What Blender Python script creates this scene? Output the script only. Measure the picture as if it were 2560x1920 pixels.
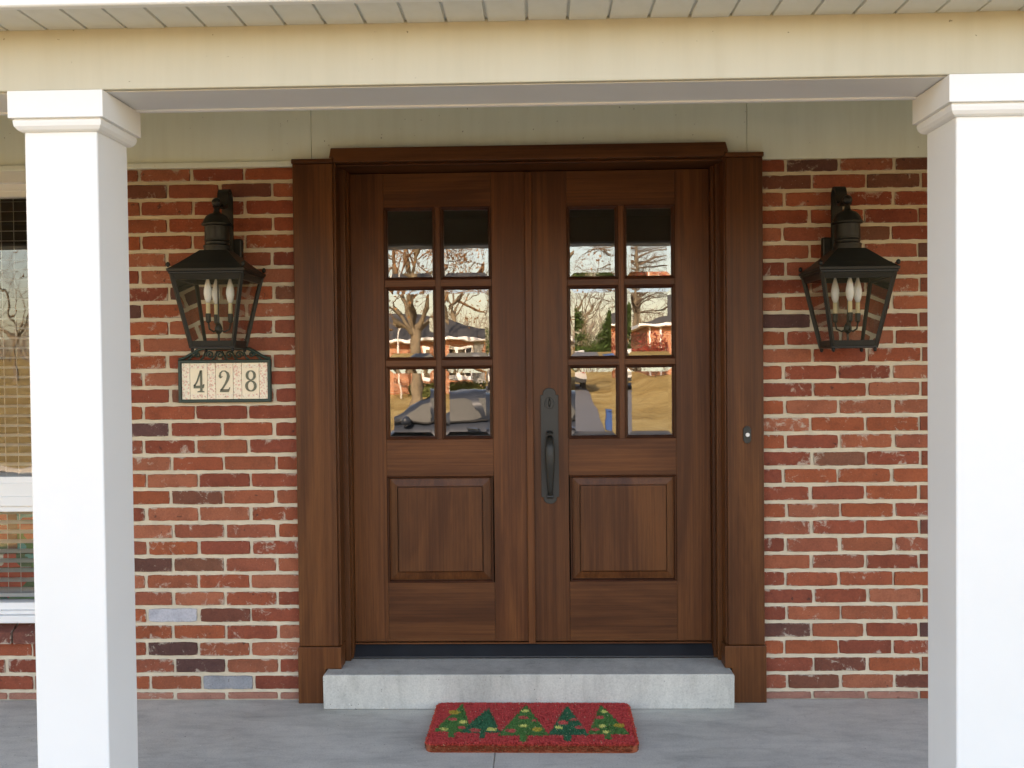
import bpy, bmesh, math, random
from mathutils import Vector, Matrix
R = math.radians
random.seed(7)
scn = bpy.context.scene
for o in list(bpy.data.objects): bpy.data.objects.remove(o)
col = scn.collection

# ------------------------------------------------------------------ camera
cd = bpy.data.cameras.new('camera'); cam = bpy.data.objects.new('camera', cd); col.objects.link(cam)
cd.sensor_width = 36.0; cd.lens = 34.99; cd.clip_start = 0.05; cd.clip_end = 2000
pit, yaw, rol = R(-1.217), R(-1.512), R(-0.602)
f = Vector((math.sin(yaw)*math.cos(pit), math.cos(yaw)*math.cos(pit), math.sin(pit)))
r = Vector((math.cos(yaw), -math.sin(yaw), 0)); u = r.cross(f)
r2 = r*math.cos(rol) + u*math.sin(rol); u2 = -r*math.sin(rol) + u*math.cos(rol)
m = Matrix((r2, u2, -f)).transposed().to_4x4(); m.translation = Vector((0, -4.15, 1.412))
cam.matrix_world = m
scn.camera = cam
scn.render.resolution_x = 1024; scn.render.resolution_y = 768

# ------------------------------------------------------------------ sky, sun, exposure
SUN_EL, SUN_AZ = R(22.5), R(-14)      # low winter sun behind the house, a little to the left (azimuth from +y towards +x)
w = bpy.data.worlds.new('World'); scn.world = w; w.use_nodes = True
nt = w.node_tree; nt.nodes.clear()
sky = nt.nodes.new('ShaderNodeTexSky'); sky.sky_type = 'NISHITA'; sky.sun_disc = False
sky.sun_elevation = SUN_EL; sky.sun_rotation = SUN_AZ; sky.altitude = 100
sky.air_density = 1.0; sky.dust_density = 1.6; sky.ozone_density = 0.6
bgn = nt.nodes.new('ShaderNodeBackground'); bgn.inputs['Strength'].default_value = 0.13
wo = nt.nodes.new('ShaderNodeOutputWorld')
nt.links.new(sky.outputs[0], bgn.inputs['Color']); nt.links.new(bgn.outputs[0], wo.inputs['Surface'])
ld = bpy.data.lights.new('sun', 'SUN'); ld.energy = 4.6; ld.angle = R(0.55); ld.color = (1.0, 0.91, 0.78)
sun = bpy.data.objects.new('sun', ld); col.objects.link(sun)
sdir = Vector((math.sin(SUN_AZ)*math.cos(SUN_EL), math.cos(SUN_AZ)*math.cos(SUN_EL), math.sin(SUN_EL)))
sun.rotation_euler = sdir.to_track_quat('Z', 'Y').to_euler(); sun.location = (0, 30, 30)
vs = scn.view_settings
vs.view_transform = 'Standard'; vs.look = 'None'; vs.gamma = 1.0; vs.use_curve_mapping = False
vs.use_white_balance = True; vs.white_balance_temperature = 7900; vs.white_balance_tint = 19   # camera balanced for open shade
vs.exposure = 2.62

# ------------------------------------------------------------------ helpers
def link(o, parent=None):
    col.objects.link(o)
    if parent is not None: o.parent = parent
    return o
def tag(o, label=None, cat=None, group=None, kind=None):
    if label: o['label'] = label
    if cat: o['category'] = cat
    if group: o['group'] = group
    if kind: o['kind'] = kind
    return o
def thing(name, label, cat, loc=(0, 0, 0), group=None):
    o = bpy.data.objects.new(name, None); o.empty_display_size = 0.1; link(o); o.location = loc
    return tag(o, label, cat, group)
def part_empty(name, parent, loc=(0, 0, 0), label=None):
    o = bpy.data.objects.new(name, None); o.empty_display_size = 0.05; link(o, parent); o.location = loc
    if label: o['label'] = label
    return o

class MB:
    def __init__(s): s.v = []; s.f = []
    def add(s, vs, fs):
        b = len(s.v); s.v += [tuple(p) for p in vs]; s.f += [tuple(i+b for i in q) for q in fs]; return s
    def box(s, x0, x1, y0, y1, z0, z1):
        return s.add([(x0,y0,z0),(x1,y0,z0),(x1,y1,z0),(x0,y1,z0),(x0,y0,z1),(x1,y0,z1),(x1,y1,z1),(x0,y1,z1)],
                     [(0,3,2,1),(4,5,6,7),(0,1,5,4),(1,2,6,5),(2,3,7,6),(3,0,4,7)])
    def prism(s, poly, a0, a1, axis='y'):
        n = len(poly)
        def P(p, a): return (p[0], a, p[1]) if axis == 'y' else ((a, p[0], p[1]) if axis == 'x' else (p[0], p[1], a))
        vs_ = [P(p, a0) for p in poly] + [P(p, a1) for p in poly]
        fs = [tuple(range(n)), tuple(range(2*n-1, n-1, -1))] + [(i, (i+1) % n, n+(i+1) % n, n+i) for i in range(n)]
        return s.add(vs_, fs)
    def ring(s, x0, x1, z0, z1, prof, fill=False):
        """mitred rectangular frame facing -y; prof = [(inset, y), ...]"""
        vs_, fs = [], []
        for (d, y) in prof:
            vs_ += [(x0+d, y, z0+d), (x1-d, y, z0+d), (x1-d, y, z1-d), (x0+d, y, z1-d)]
        for k in range(len(prof)-1):
            for i in range(4):
                j = (i+1) % 4; fs.append((k*4+i, k*4+j, k*4+4+j, k*4+4+i))
        if fill:
            k = (len(prof)-1)*4; fs.append((k, k+1, k+2, k+3))
        return s.add(vs_, fs)
    def lathe(s, prof, cx, cy, seg=20, cap=True):
        vs_, fs = [], []
        for (rr, z) in prof:
            for i in range(seg):
                a = 2*math.pi*i/seg; vs_.append((cx+rr*math.cos(a), cy+rr*math.sin(a), z))
        for k in range(len(prof)-1):
            for i in range(seg):
                j = (i+1) % seg; fs.append((k*seg+i, k*seg+j, (k+1)*seg+j, (k+1)*seg+i))
        if cap:
            fs.append(tuple(range(seg-1, -1, -1))); b = (len(prof)-1)*seg; fs.append(tuple(range(b, b+seg)))
        return s.add(vs_, fs)
    def tube(s, path, rad, seg=8, cap=True, flat=None):
        """round tube along a path; rad number or list"""
        pts = [Vector(p) for p in path]; n = len(pts)
        rs = rad if isinstance(rad, (list, tuple)) else [rad]*n
        vs_, fs = [], []
        up = None
        for i in range(n):
            t = (pts[min(i+1, n-1)] - pts[max(i-1, 0)])
            if t.length < 1e-9: t = Vector((0, 0, 1))
            t.normalize()
            if up is None:
                up = Vector((1, 0, 0)) if abs(t.x) < 0.8 else Vector((0, 1, 0))
            a = up - t*up.dot(t)
            if a.length < 1e-6: a = t.orthogonal()
            a.normalize(); up = a; b = t.cross(a)
            for k in range(seg):
                an = 2*math.pi*k/seg; ca, sa = math.cos(an), math.sin(an)
                if flat: ca *= flat[0]; sa *= flat[1]
                vs_.append(pts[i] + a*(rs[i]*ca) + b*(rs[i]*sa))
        for i in range(n-1):
            for k in range(seg):
                j = (k+1) % seg; fs.append((i*seg+k, i*seg+j, (i+1)*seg+j, (i+1)*seg+k))
        if cap:
            fs.append(tuple(range(seg-1, -1, -1))); b = (n-1)*seg; fs.append(tuple(range(b, b+seg)))
        return s.add(vs_, fs)
    def sphere(s, c, rr, seg=12, rings=8, sc=(1, 1, 1)):
        vs_, fs = [], []
        for i in range(rings+1):
            th = math.pi*i/rings
            for k in range(seg):
                a = 2*math.pi*k/seg
                vs_.append((c[0]+rr*sc[0]*math.sin(th)*math.cos(a), c[1]+rr*sc[1]*math.sin(th)*math.sin(a), c[2]-rr*sc[2]*math.cos(th)))
        for i in range(rings):
            for k in range(seg):
                j = (k+1) % seg; fs.append((i*seg+k, i*seg+j, (i+1)*seg+j, (i+1)*seg+k))
        return s.add(vs_, fs)
    def hull4(s, bot, top):
        """frustum from 4 bottom points to 4 top points"""
        return s.add(list(bot)+list(top), [(0,3,2,1),(4,5,6,7),(0,1,5,4),(1,2,6,5),(2,3,7,6),(3,0,4,7)])
    def mesh(s, name, mat, smooth=False, recalc=True, merge=False):
        me = bpy.data.meshes.new(name); me.from_pydata(s.v, [], s.f)
        if recalc or merge:
            bm = bmesh.new(); bm.from_mesh(me)
            if merge: bmesh.ops.remove_doubles(bm, verts=bm.verts, dist=1e-5)
            bmesh.ops.recalc_face_normals(bm, faces=bm.faces); bm.to_mesh(me); bm.free()
        if smooth: me.polygons.foreach_set('use_smooth', [True]*len(me.polygons))
        if mat: me.materials.append(mat)
        me.update(); return me
    def build(s, name, mat, parent=None, smooth=False, bevel=0, recalc=True, merge=False, seg=2, auto=False):
        o = bpy.data.objects.new(name, s.mesh(name, mat, smooth, recalc, merge)); link(o, parent)
        if bevel:
            b = o.modifiers.new('bevel', 'BEVEL'); b.width = bevel; b.segments = seg; b.limit_method = 'ANGLE'; b.angle_limit = R(35)
            b.harden_normals = False
        if auto:
            o.data.polygons.foreach_set('use_smooth', [True]*len(o.data.polygons))
            o.data.set_sharp_from_angle(angle=R(40))
        return o

# ------------------------------------------------------------------ materials
def new_mat(name):
    mt = bpy.data.materials.new(name); mt.use_nodes = True; t = mt.node_tree; t.nodes.clear()
    out = t.nodes.new('ShaderNodeOutputMaterial'); return mt, t, out
def N(t, typ, **kw):
    n = t.nodes.new(typ)
    for k, v in kw.items():
        if k in n.inputs: n.inputs[k].default_value = v
        else: setattr(n, k, v)
    return n
def L(t, a, b): t.links.new(a, b)
def ramp(t, fac, stops, interp='LINEAR'):
    n = t.nodes.new('ShaderNodeValToRGB'); n.color_ramp.interpolation = interp
    e = n.color_ramp.elements
    while len(e) < len(stops): e.new(0.5)
    for k, (p, c) in enumerate(stops):
        e[k].position = p; e[k].color = (c[0], c[1], c[2], 1) if len(c) == 3 else c
    L(t, fac, n.inputs['Fac']); return n
def mixc(t, fac, a, b, mode='MIX'):
    n = t.nodes.new('ShaderNodeMix'); n.data_type = 'RGBA'; n.blend_type = mode
    for k, v in ((0, fac), (6, a), (7, b)):
        if isinstance(v, (int, float)): n.inputs[k].default_value = v
        elif isinstance(v, tuple): n.inputs[k].default_value = (*v[:3], 1)
        else: L(t, v, n.inputs[k])
    return n.outputs[2]
def math_(t, op, a, b=None, clamp=False):
    n = t.nodes.new('ShaderNodeMath'); n.operation = op; n.use_clamp = clamp
    for k, v in ((0, a), (1, b)):
        if v is None: continue
        if isinstance(v, (int, float)): n.inputs[k].default_value = v
        else: L(t, v, n.inputs[k])
    return n.outputs[0]
def coords(t, scale=(1, 1, 1), kind='Object', rnd=0.0):
    tc = t.nodes.new('ShaderNodeTexCoord'); mp = t.nodes.new('ShaderNodeMapping')
    mp.inputs['Scale'].default_value = scale
    src = tc.outputs[kind]
    if rnd:
        oi = t.nodes.new('ShaderNodeObjectInfo'); ad = t.nodes.new('ShaderNodeVectorMath'); ad.operation = 'ADD'
        sc = math_(t, 'MULTIPLY', oi.outputs['Random'], rnd)
        cb = t.nodes.new('ShaderNodeCombineXYZ')
        for k in range(3): L(t, sc, cb.inputs[k])
        L(t, src, ad.inputs[0]); L(t, cb.outputs[0], ad.inputs[1]); src = ad.outputs[0]
    L(t, src, mp.inputs['Vector']); return mp.outputs[0]
def noise(t, vec, scale, detail=4, rough=0.55, dist=0.0):
    n = t.nodes.new('ShaderNodeTexNoise'); n.inputs['Scale'].default_value = scale; n.inputs['Detail'].default_value = detail
    n.inputs['Roughness'].default_value = rough; n.inputs['Distortion'].default_value = dist; L(t, vec, n.inputs['Vector']); return n.outputs['Fac']
def bump(t, h, strength=0.3, dist=0.002):
    n = t.nodes.new('ShaderNodeBump'); n.inputs['Strength'].default_value = strength; n.inputs['Distance'].default_value = dist
    L(t, h, n.inputs['Height']); return n.outputs[0]
def pbsdf(t, out, colr, rough=0.6, normal=None, metal=0.0, spec=0.5, coat=0.0, coat_rough=0.1):
    b = t.nodes.new('ShaderNodeBsdfPrincipled')
    if isinstance(colr, tuple): b.inputs['Base Color'].default_value = (*colr[:3], 1)
    else: L(t, colr, b.inputs['Base Color'])
    if isinstance(rough, (int, float)): b.inputs['Roughness'].default_value = rough
    else: L(t, rough, b.inputs['Roughness'])
    b.inputs['Metallic'].default_value = metal; b.inputs['Specular IOR Level'].default_value = spec
    b.inputs['Coat Weight'].default_value = coat; b.inputs['Coat Roughness'].default_value = coat_rough
    if normal is not None: L(t, normal, b.inputs['Normal'])
    L(t, b.outputs[0], out.inputs['Surface']); return b
def simple(name, c, rough=0.6, var=0.12, scale=8, bmp=0.15, bscale=60, metal=0.0, spec=0.5, coat=0.0, rnd=7.0):
    mt, t, out = new_mat(name); v = coords(t, rnd=rnd)
    n1 = noise(t, v, scale, 5)
    cc = mixc(t, n1, tuple(x*(1-var*1.6) for x in c), tuple(min(1, x*(1+var*1.6)) for x in c))
    n2 = noise(t, v, bscale, 3)
    rr = math_(t, 'ADD', math_(t, 'MULTIPLY', n1, 0.15), rough-0.075)
    pbsdf(t, out, cc, rr, bump(t, n2, bmp, 0.001) if bmp else None, metal, spec, coat); return mt

def speckled(name, c, rough=.5, lo=.72, dark=(.10, .085, .06), scale=55, thr=.745, var=.04):
    mt, t, out = new_mat(name); v = coords(t)
    n1 = noise(t, v, 1.7, 5, .6); n2 = noise(t, v, scale, 2, .5); n3 = noise(t, v, 180, 3)
    vd = coords(t, (9, 9, .8)); n4 = noise(t, vd, 2.0, 4, .6)
    cc = mixc(t, n1, tuple(x*(1-var*1.7) for x in c), tuple(min(1, x*(1+var*1.7)) for x in c))
    cc = mixc(t, .5, cc, ramp(t, n4, [(.3, (.9, .89, .86)), (.55, (1, 1, 1)), (.75, (1.05, 1.05, 1.05))]).outputs[0], 'MULTIPLY')
    cc = mixc(t, ramp(t, n2, [(thr, (0, 0, 0)), (thr+.03, (.65, .65, .65))]).outputs[0], cc, dark)
    pbsdf(t, out, cc, rough, bump(t, n3, .12, .0008), spec=.4); return mt
def mat_brick(name, island=False):
    mt, t, out = new_mat(name)
    oi = t.nodes.new('ShaderNodeObjectInfo')
    v = coords(t, rnd=0 if island else 37.0)
    if island:
        g = t.nodes.new('ShaderNodeNewGeometry')
        base = ramp(t, g.outputs['Random Per Island'], [(0, (.245, .070, .036)), (.3, (.20, .052, .028)), (.55, (.26, .086, .047)), (.78, (.165, .047, .03)), (.93, (.14, .055, .038)), (1, (.10, .045, .038))]).outputs[0]
    else: base = oi.outputs['Color']
    n1 = noise(t, v, 14, 6, 0.65); n2 = noise(t, v, 130, 4, 0.6)
    c = mixc(t, 0.7, base, ramp(t, n1, [(.25, (.62, .60, .60)), (.5, (1, 1, 1)), (.75, (1.25, 1.22, 1.18))]).outputs[0], 'MULTIPLY')
    c = mixc(t, 0.6, c, ramp(t, n2, [(.3, (.7, .68, .68)), (.55, (1, 1, 1)), (.8, (1.15, 1.12, 1.1))]).outputs[0], 'MULTIPLY')
    # dark burnt spots
    sp = noise(t, v, 38, 2, 0.5)
    c = mixc(t, ramp(t, sp, [(.70, (0, 0, 0)), (.76, (.7, .7, .7))]).outputs[0], c, (.05, .025, .02))
    # lime flecks and mortar smears, stronger near the edges
    gen = t.nodes.new('ShaderNodeTexCoord'); sep = t.nodes.new('ShaderNodeSeparateXYZ'); L(t, gen.outputs['Generated'], sep.inputs[0])
    ez = math_(t, 'MULTIPLY', math_(t, 'ABSOLUTE', math_(t, 'SUBTRACT', sep.outputs['Z'], .5)), 2)
    ex = math_(t, 'MULTIPLY', math_(t, 'ABSOLUTE', math_(t, 'SUBTRACT', sep.outputs['X'], .5)), 2)
    ed = math_(t, 'MAXIMUM', math_(t, 'POWER', ez, 6), math_(t, 'POWER', ex, 22))
    if island: ed = math_(t, 'MULTIPLY', ed, 0)
    s1 = noise(t, v, 26, 7, 0.72, 0.6); s2 = noise(t, v, 5, 2)
    sm = math_(t, 'ADD', math_(t, 'ADD', s1, math_(t, 'MULTIPLY', ed, .16)), math_(t, 'MULTIPLY', s2, .42))
    msk = ramp(t, sm, [(.825, (0, 0, 0)), (.93, (.72, .72, .72))]).outputs[0]
    fl = ramp(t, noise(t, v, 210, 2, .5), [(.73, (0, 0, 0)), (.77, (.7, .7, .7))]).outputs[0]
    c = mixc(t, msk, c, (.50, .43, .35)); c = mixc(t, fl, c, (.55, .48, .42))
    h = math_(t, 'ADD', math_(t, 'MULTIPLY', n2, .6), n1)
    pbsdf(t, out, c, 0.85, bump(t, h, .55, .003), spec=.25); return mt

def mat_wood(name, axis, c0=(.074, .0235, .0075), c1=(.134, .0470, .0145), rough=.38):
    mt, t, out = new_mat(name)
    sc = {'z': (95, 95, 1.1), 'x': (1.1, 95, 95)}[axis]; sc2 = {'z': (4.2, 4.2, .5), 'x': (.6, 4.2, 5)}[axis]
    sc3 = {'z': (330, 330, 9), 'x': (9, 330, 330)}[axis]
    v = coords(t, sc, rnd=11.0); v2 = coords(t, sc2, rnd=11.0); v3 = coords(t, sc3, rnd=11.0)
    n1 = noise(t, v, 1.0, 5, .6, .5); n2 = noise(t, v2, 1.3, 4, .55, 1.2); n3 = noise(t, v3, 1.2, 3, .6)
    g = math_(t, 'ADD', math_(t, 'MULTIPLY', n1, .40), math_(t, 'MULTIPLY', n2, .60))
    c = ramp(t, g, [(.30, tuple(x*.80 for x in c0)), (.44, c0), (.60, c1), (.78, (c1[0]*1.18, c1[1]*1.10, c1[2]*1.0))]).outputs[0]
    c = mixc(t, .45, c, ramp(t, n3, [(.32, (.6, .55, .52)), (.5, (1, 1, 1)), (.75, (1.12, 1.1, 1.06))]).outputs[0], 'MULTIPLY')
    oi = t.nodes.new('ShaderNodeObjectInfo')
    c = mixc(t, .8, c, ramp(t, oi.outputs['Random'], [(0, (.86, .83, .82)), (.5, (1, 1, 1)), (1, (1.12, 1.06, 1.0))]).outputs[0], 'MULTIPLY')
    rr = math_(t, 'ADD', math_(t, 'MULTIPLY', n1, .2), rough-.08)
    pbsdf(t, out, c, rr, bump(t, math_(t, 'ADD', n3, n1), .22, .0007), spec=.24, coat=0.0, coat_rough=.25); return mt

def mat_concrete(name, c, st=(1.0, 3.2, 3.2)):
    mt, t, out = new_mat(name)
    v = coords(t); vst = coords(t, st)
    n1 = noise(t, vst, 1.5, 6, .6, .5); n2 = noise(t, v, 9, 6, .7); n3 = noise(t, v, 160, 3, .6); n4 = noise(t, vst, 5.5, 5, .66, .9)
    cc = ramp(t, n1, [(.28, tuple(x*.64 for x in c)), (.44, tuple(x*.90 for x in c)), (.6, c), (.8, tuple(x*1.10 for x in c))]).outputs[0]
    cc = mixc(t, .8, cc, ramp(t, n4, [(.28, (.80, .79, .77)), (.5, (1, 1, 1)), (.75, (1.08, 1.08, 1.07))]).outputs[0], 'MULTIPLY')
    cc = mixc(t, .6, cc, ramp(t, n2, [(.3, (.8, .8, .82)), (.5, (1, 1, 1)), (.72, (1.1, 1.1, 1.08))]).outputs[0], 'MULTIPLY')
    cc = mixc(t, .35, cc, ramp(t, n3, [(.3, (.6, .6, .6)), (.5, (1, 1, 1)), (.75, (1.3, 1.3, 1.3))]).outputs[0], 'MULTIPLY')
    gr = noise(t, v, 85, 2, .5); gw = noise(t, coords(t, (1.3, 1, 1)), 70, 2, .5)
    cc = mixc(t, ramp(t, gr, [(.715, (0, 0, 0)), (.745, (.75, .75, .75))]).outputs[0], cc, (.09, .08, .07))
    cc = mixc(t, ramp(t, gw, [(.74, (0, 0, 0)), (.77, (.7, .7, .7))]).outputs[0], cc, (.8, .79, .76))
    pbsdf(t, out, cc, .8, bump(t, math_(t, 'ADD', n2, n3), .35, .0015), spec=.3); return mt

def mat_glass(name, ior=2.1, wave=.00028, tint=(1, 1, 1), clear=.87):
    mt, t, out = new_mat(name)
    v = coords(t, (1, 1, 1), rnd=5.0)
    h = noise(t, v, 5.0, 2, .5)
    bp_ = bump(t, h, 1.0, wave)
    fr = t.nodes.new('ShaderNodeFresnel'); fr.inputs['IOR'].default_value = ior
    gl = t.nodes.new('ShaderNodeBsdfGlossy'); gl.inputs['Roughness'].default_value = 0.0; gl.inputs['Color'].default_value = (*tint, 1)
    L(t, bp_, gl.inputs['Normal'])
    tr = t.nodes.new('ShaderNodeBsdfTransparent'); tr.inputs['Color'].default_value = (clear, clear*1.01, clear, 1)
    mx = t.nodes.new('ShaderNodeMixShader'); L(t, fr.outputs[0], mx.inputs[0]); L(t, tr.outputs[0], mx.inputs[1]); L(t, gl.outputs[0], mx.inputs[2])
    L(t, mx.outputs[0], out.inputs['Surface']); return mt

def mat_attr(name, rough=.9, bmp=0.0):
    mt, t, out = new_mat(name); a = t.nodes.new('ShaderNodeAttribute'); a.attribute_name = 'col'
    v = coords(t); n = noise(t, v, 240, 3, .6)
    c = mixc(t, .7, a.outputs['Color'], ramp(t, n, [(.3, (.55, .55, .55)), (.5, (1, 1, 1)), (.75, (1.35, 1.35, 1.35))]).outputs[0], 'MULTIPLY')
    pbsdf(t, out, c, rough, None, spec=.15); return mt

def mat_leaf(name, c, var=.4):
    mt, t, out = new_mat(name); g = t.nodes.new('ShaderNodeNewGeometry')
    cc = ramp(t, g.outputs['Random Per Island'], [(0, tuple(x*(1-var) for x in c)), (1, tuple(x*(1+var) for x in c))]).outputs[0]
    pbsdf(t, out, cc, .7, spec=.2); return mt

M = {}
M['brick'] = mat_brick('brick'); M['brick_far'] = mat_brick('brick_joined', True)
M['mortar'] = simple('mortar', (.57, .49, .37), .95, .14, 22, .8, 180, spec=.2)
M['wood_v'] = mat_wood('mahogany_upright', 'z'); M['wood_h'] = mat_wood('mahogany_level', 'x')
M['wood_bead'] = mat_wood('mahogany_moulding', 'z', (.050, .0150, .0058), (.082, .0265, .0095))
M['white'] = simple('white_paint', (.76, .76, .75), .42, .025, 3, .05, 220)
M['cream'] = speckled('cream_shade_tone', (.51, .47, .36))  # beam toned tan, putting eave shade and warm ground bounce into its colour
M['frieze'] = speckled('frieze_paint', (.76, .80, .72), .6)
M['vinyl'] = speckled('vinyl_soffit', (.70, .69, .65), .5)
M['concrete'] = mat_concrete('porch_concrete', (.60, .575, .515)); M['step_conc'] = mat_concrete('step_concrete', (.53, .515, .47), (3.4, 3.0, .9))
M['black'] = simple('bronze_black', (.0105, .0100, .0080), .45, .25, 30, .25, 260, spec=.35)
M['iron'] = simple('green_iron', (.012, .034, .026), .5, .25, 30, .3, 200)
M['hardware'] = simple('oil_rubbed_bronze', (.017, .016, .013), .5, .2, 25, .1, 200, spec=.5)
M['thresh'] = simple('threshold_black', (.017, .019, .023), .38, .2, 12, .1, 120)
M['glass'] = mat_glass('pane_glass', 2.35, .00036)
M['wglass'] = mat_glass('window_glass', 1.9, .0004)
M['lglass'] = mat_glass('lantern_glass', 1.42, .0012, clear=.97)
M['bulb'] = simple('frosted_bulb', (.80, .80, .78), .25, .03, 10, 0, 50)
M['sleeve'] = simple('candle_sleeve', (.62, .52, .30), .5, .05, 10, 0, 50)
M['tile'] = simple('cream_tile', (.72, .66, .52), .18, .04, 20, .05, 90)
M['digit'] = simple('digit_glaze', (.055, .085, .065), .25, .08, 40, 0, 50)
M['blind'] = simple('blind_slat', (.78, .78, .74), .5, .04, 4, 0, 50)
M['room'] = simple('dark_room', (.055, .045, .036), .8, .15, 2, 0, 50)
M['shingle'] = simple('grey_shingle', (.075, .072, .07), .9, .3, 3, .5, 25)
M['asphalt'] = simple('asphalt', (.10, .10, .105), .9, .2, 4, .5, 60)
M['drive'] = simple('driveway_asphalt', (.17, .175, .19), .9, .15, 2, .4, 60)
M['kerb'] = simple('kerb_concrete', (.45, .43, .39), .85, .12, 3, .3, 60)
M['bark'] = simple('bark', (.17, .135, .09), .95, .35, 9, .8, 40)
M['twig'] = simple('twig', (.15, .105, .07), .95, .3, 5, 0, 40)
M['twig_orange'] = simple('russet_twig', (.24, .135, .065), .95, .3, 5, 0, 40)
M['leaf_brown'] = mat_leaf('dead_oak_leaf', (.28, .145, .055)); M['leaf_red'] = mat_leaf('red_leaf', (.24, .045, .03))
M['leaf_pine'] = mat_leaf('pine_needle', (.06, .10, .03), .5); M['leaf_hedge'] = mat_leaf('hedge_leaf', (.065, .075, .02), .5)
M['carpaint'] = simple('car_paint', (.030, .037, .050), .35, .05, 2, 0, 50, spec=.4, coat=.3)
M['carglass'] = simple('car_glass', (.05, .055, .052), .1, .03, 2, 0, 50, spec=.6)
M['tyre'] = simple('tyre', (.02, .02, .02), .8, .2, 20, .2, 80)
M['alloy'] = simple('alloy', (.5, .5, .52), .35, .05, 10, 0, 80, metal=.8)
M['chrome'] = simple('chrome', (.7, .7, .7), .12, .02, 10, 0, 80, metal=1.0)
M['bluebin'] = simple('blue_plastic', (.02, .07, .22), .45, .1, 5, .1, 80)
M['darkred'] = simple('dark_red_paint', (.16, .022, .018), .6, .1, 5, 0, 80)
M['dkglass'] = simple('dark_window', (.02, .022, .025), .08, .1, 2, 0, 80, spec=.8)
M['lamp_red'] = simple('tail_lamp', (.35, .02, .015), .2, .05, 10, 0, 80)
M['lamp_clear'] = simple('headlamp', (.6, .62, .64), .12, .05, 10, 0, 80)
M['print'] = None

# wrapping paper / printed tile materials
def mat_paper(name, seed):
    mt, t, out = new_mat(name); v = coords(t, (1, 1, 1))
    vo = t.nodes.new('ShaderNodeTexVoronoi'); vo.distance = 'CHEBYCHEV'; vo.inputs['Scale'].default_value = 17; vo.inputs['Randomness'].default_value = .75
    L(t, v, vo.inputs['Vector'])
    sp = t.nodes.new('ShaderNodeSeparateColor'); L(t, vo.outputs['Color'], sp.inputs[0])
    c = ramp(t, sp.outputs[seed % 3], [(0, (.55, .04, .03)), (.22, (.03, .22, .05)), (.40, (.05, .40, .40)), (.55, (.7, .66, .6)), (.66, (.60, .06, .05)), (.8, (.20, .42, .05)), (.92, (.02, .12, .06))], 'CONSTANT').outputs[0]
    pbsdf(t, out, c, .4); return mt
def mat_floral(name, banded):
    mt, t, out = new_mat(name); tc = t.nodes.new('ShaderNodeTexCoord'); sep = t.nodes.new('ShaderNodeSeparateXYZ'); L(t, tc.outputs['Generated'], sep.inputs[0])
    v = coords(t, (1, 1, 1), rnd=3.0)
    vo = t.nodes.new('ShaderNodeTexVoronoi'); vo.inputs['Scale'].default_value = 95; L(t, v, vo.inputs['Vector'])
    pink = ramp(t, vo.outputs['Distance'], [(.30, (1, 1, 1)), (.45, (0, 0, 0))]).outputs[0]
    n = noise(t, coords(t, (2.2, 1, 1), rnd=3.0), 110, 2, .5, 1.6)
    grn = ramp(t, n, [(.60, (0, 0, 0)), (.66, (1, 1, 1))]).outputs[0]
    c = mixc(t, math_(t, 'MULTIPLY', pink, .6), (.74, .69, .58), (.56, .20, .18)); c = mixc(t, math_(t, 'MULTIPLY', grn, .75), c, (.17, .22, .16))
    if banded:
        d = math_(t, 'ABSOLUTE', math_(t, 'SUBTRACT', sep.outputs['Z'], .5))
        msk = math_(t, 'MULTIPLY', math_(t, 'GREATER_THAN', d, .355), math_(t, 'LESS_THAN', d, .46))
        c = mixc(t, msk, (.74, .68, .54), c)
    pbsdf(t, out, c, .2); return mt
M['tile_border'] = mat_floral('floral_border_tile', False); M['tile_digit'] = mat_floral('digit_tile', True)

# ------------------------------------------------------------------ ground, street, sky side of the place
def lerp(a, b, t): return a+(b-a)*t
def sstep(a, b, x):
    t = max(0, min(1, (x-a)/(b-a))); return t*t*(3-2*t)
PROF = [(60, -.1), (5, -.15), (-2.0, -.17), (-5, -.30), (-9.2, -.52), (-9.5, -.66), (-14.6, -.66), (-14.9, -.52), (-24, -.5), (-32, -.38), (-36, -.26), (-41, 0.0), (-46, .15), (-60, .5), (-90, 1.2), (-160, 3.5), (-400, 8)]
def gz(x, y):
    z = PROF[-1][1]
    for (a, b) in zip(PROF, PROF[1:]):
        if b[0] <= y <= a[0]:
            z = lerp(a[1], b[1], (a[0]-y)/(a[0]-b[0])); break
    if y > -15 or y < -9: pass
    z += .58*sstep(3.0, 5.5, x)*sstep(-30, -41, y)
    return z
ys = [60, 30, 12, 5, 0, -2.0, -3, -4, -5, -6, -7.5, -9.2, -9.5, -12, -14.6, -14.9] + [-16-1.0*i for i in range(50)] + [-70, -80, -90, -110, -130, -160, -220, -400]
xs = [-250, -120, -70, -45, -30, -24] + [-20+1.0*i for i in range(41)] + [24, 30, 45, 70, 120, 250]
mb = MB(); nx = len(xs)
for y in ys:
    for x in xs: mb.v.append((x, y, gz(x, y)))
for j in range(len(ys)-1):
    for i in range(nx-1): mb.f.append((j*nx+i, j*nx+i+1, (j+1)*nx+i+1, (j+1)*nx+i))
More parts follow.
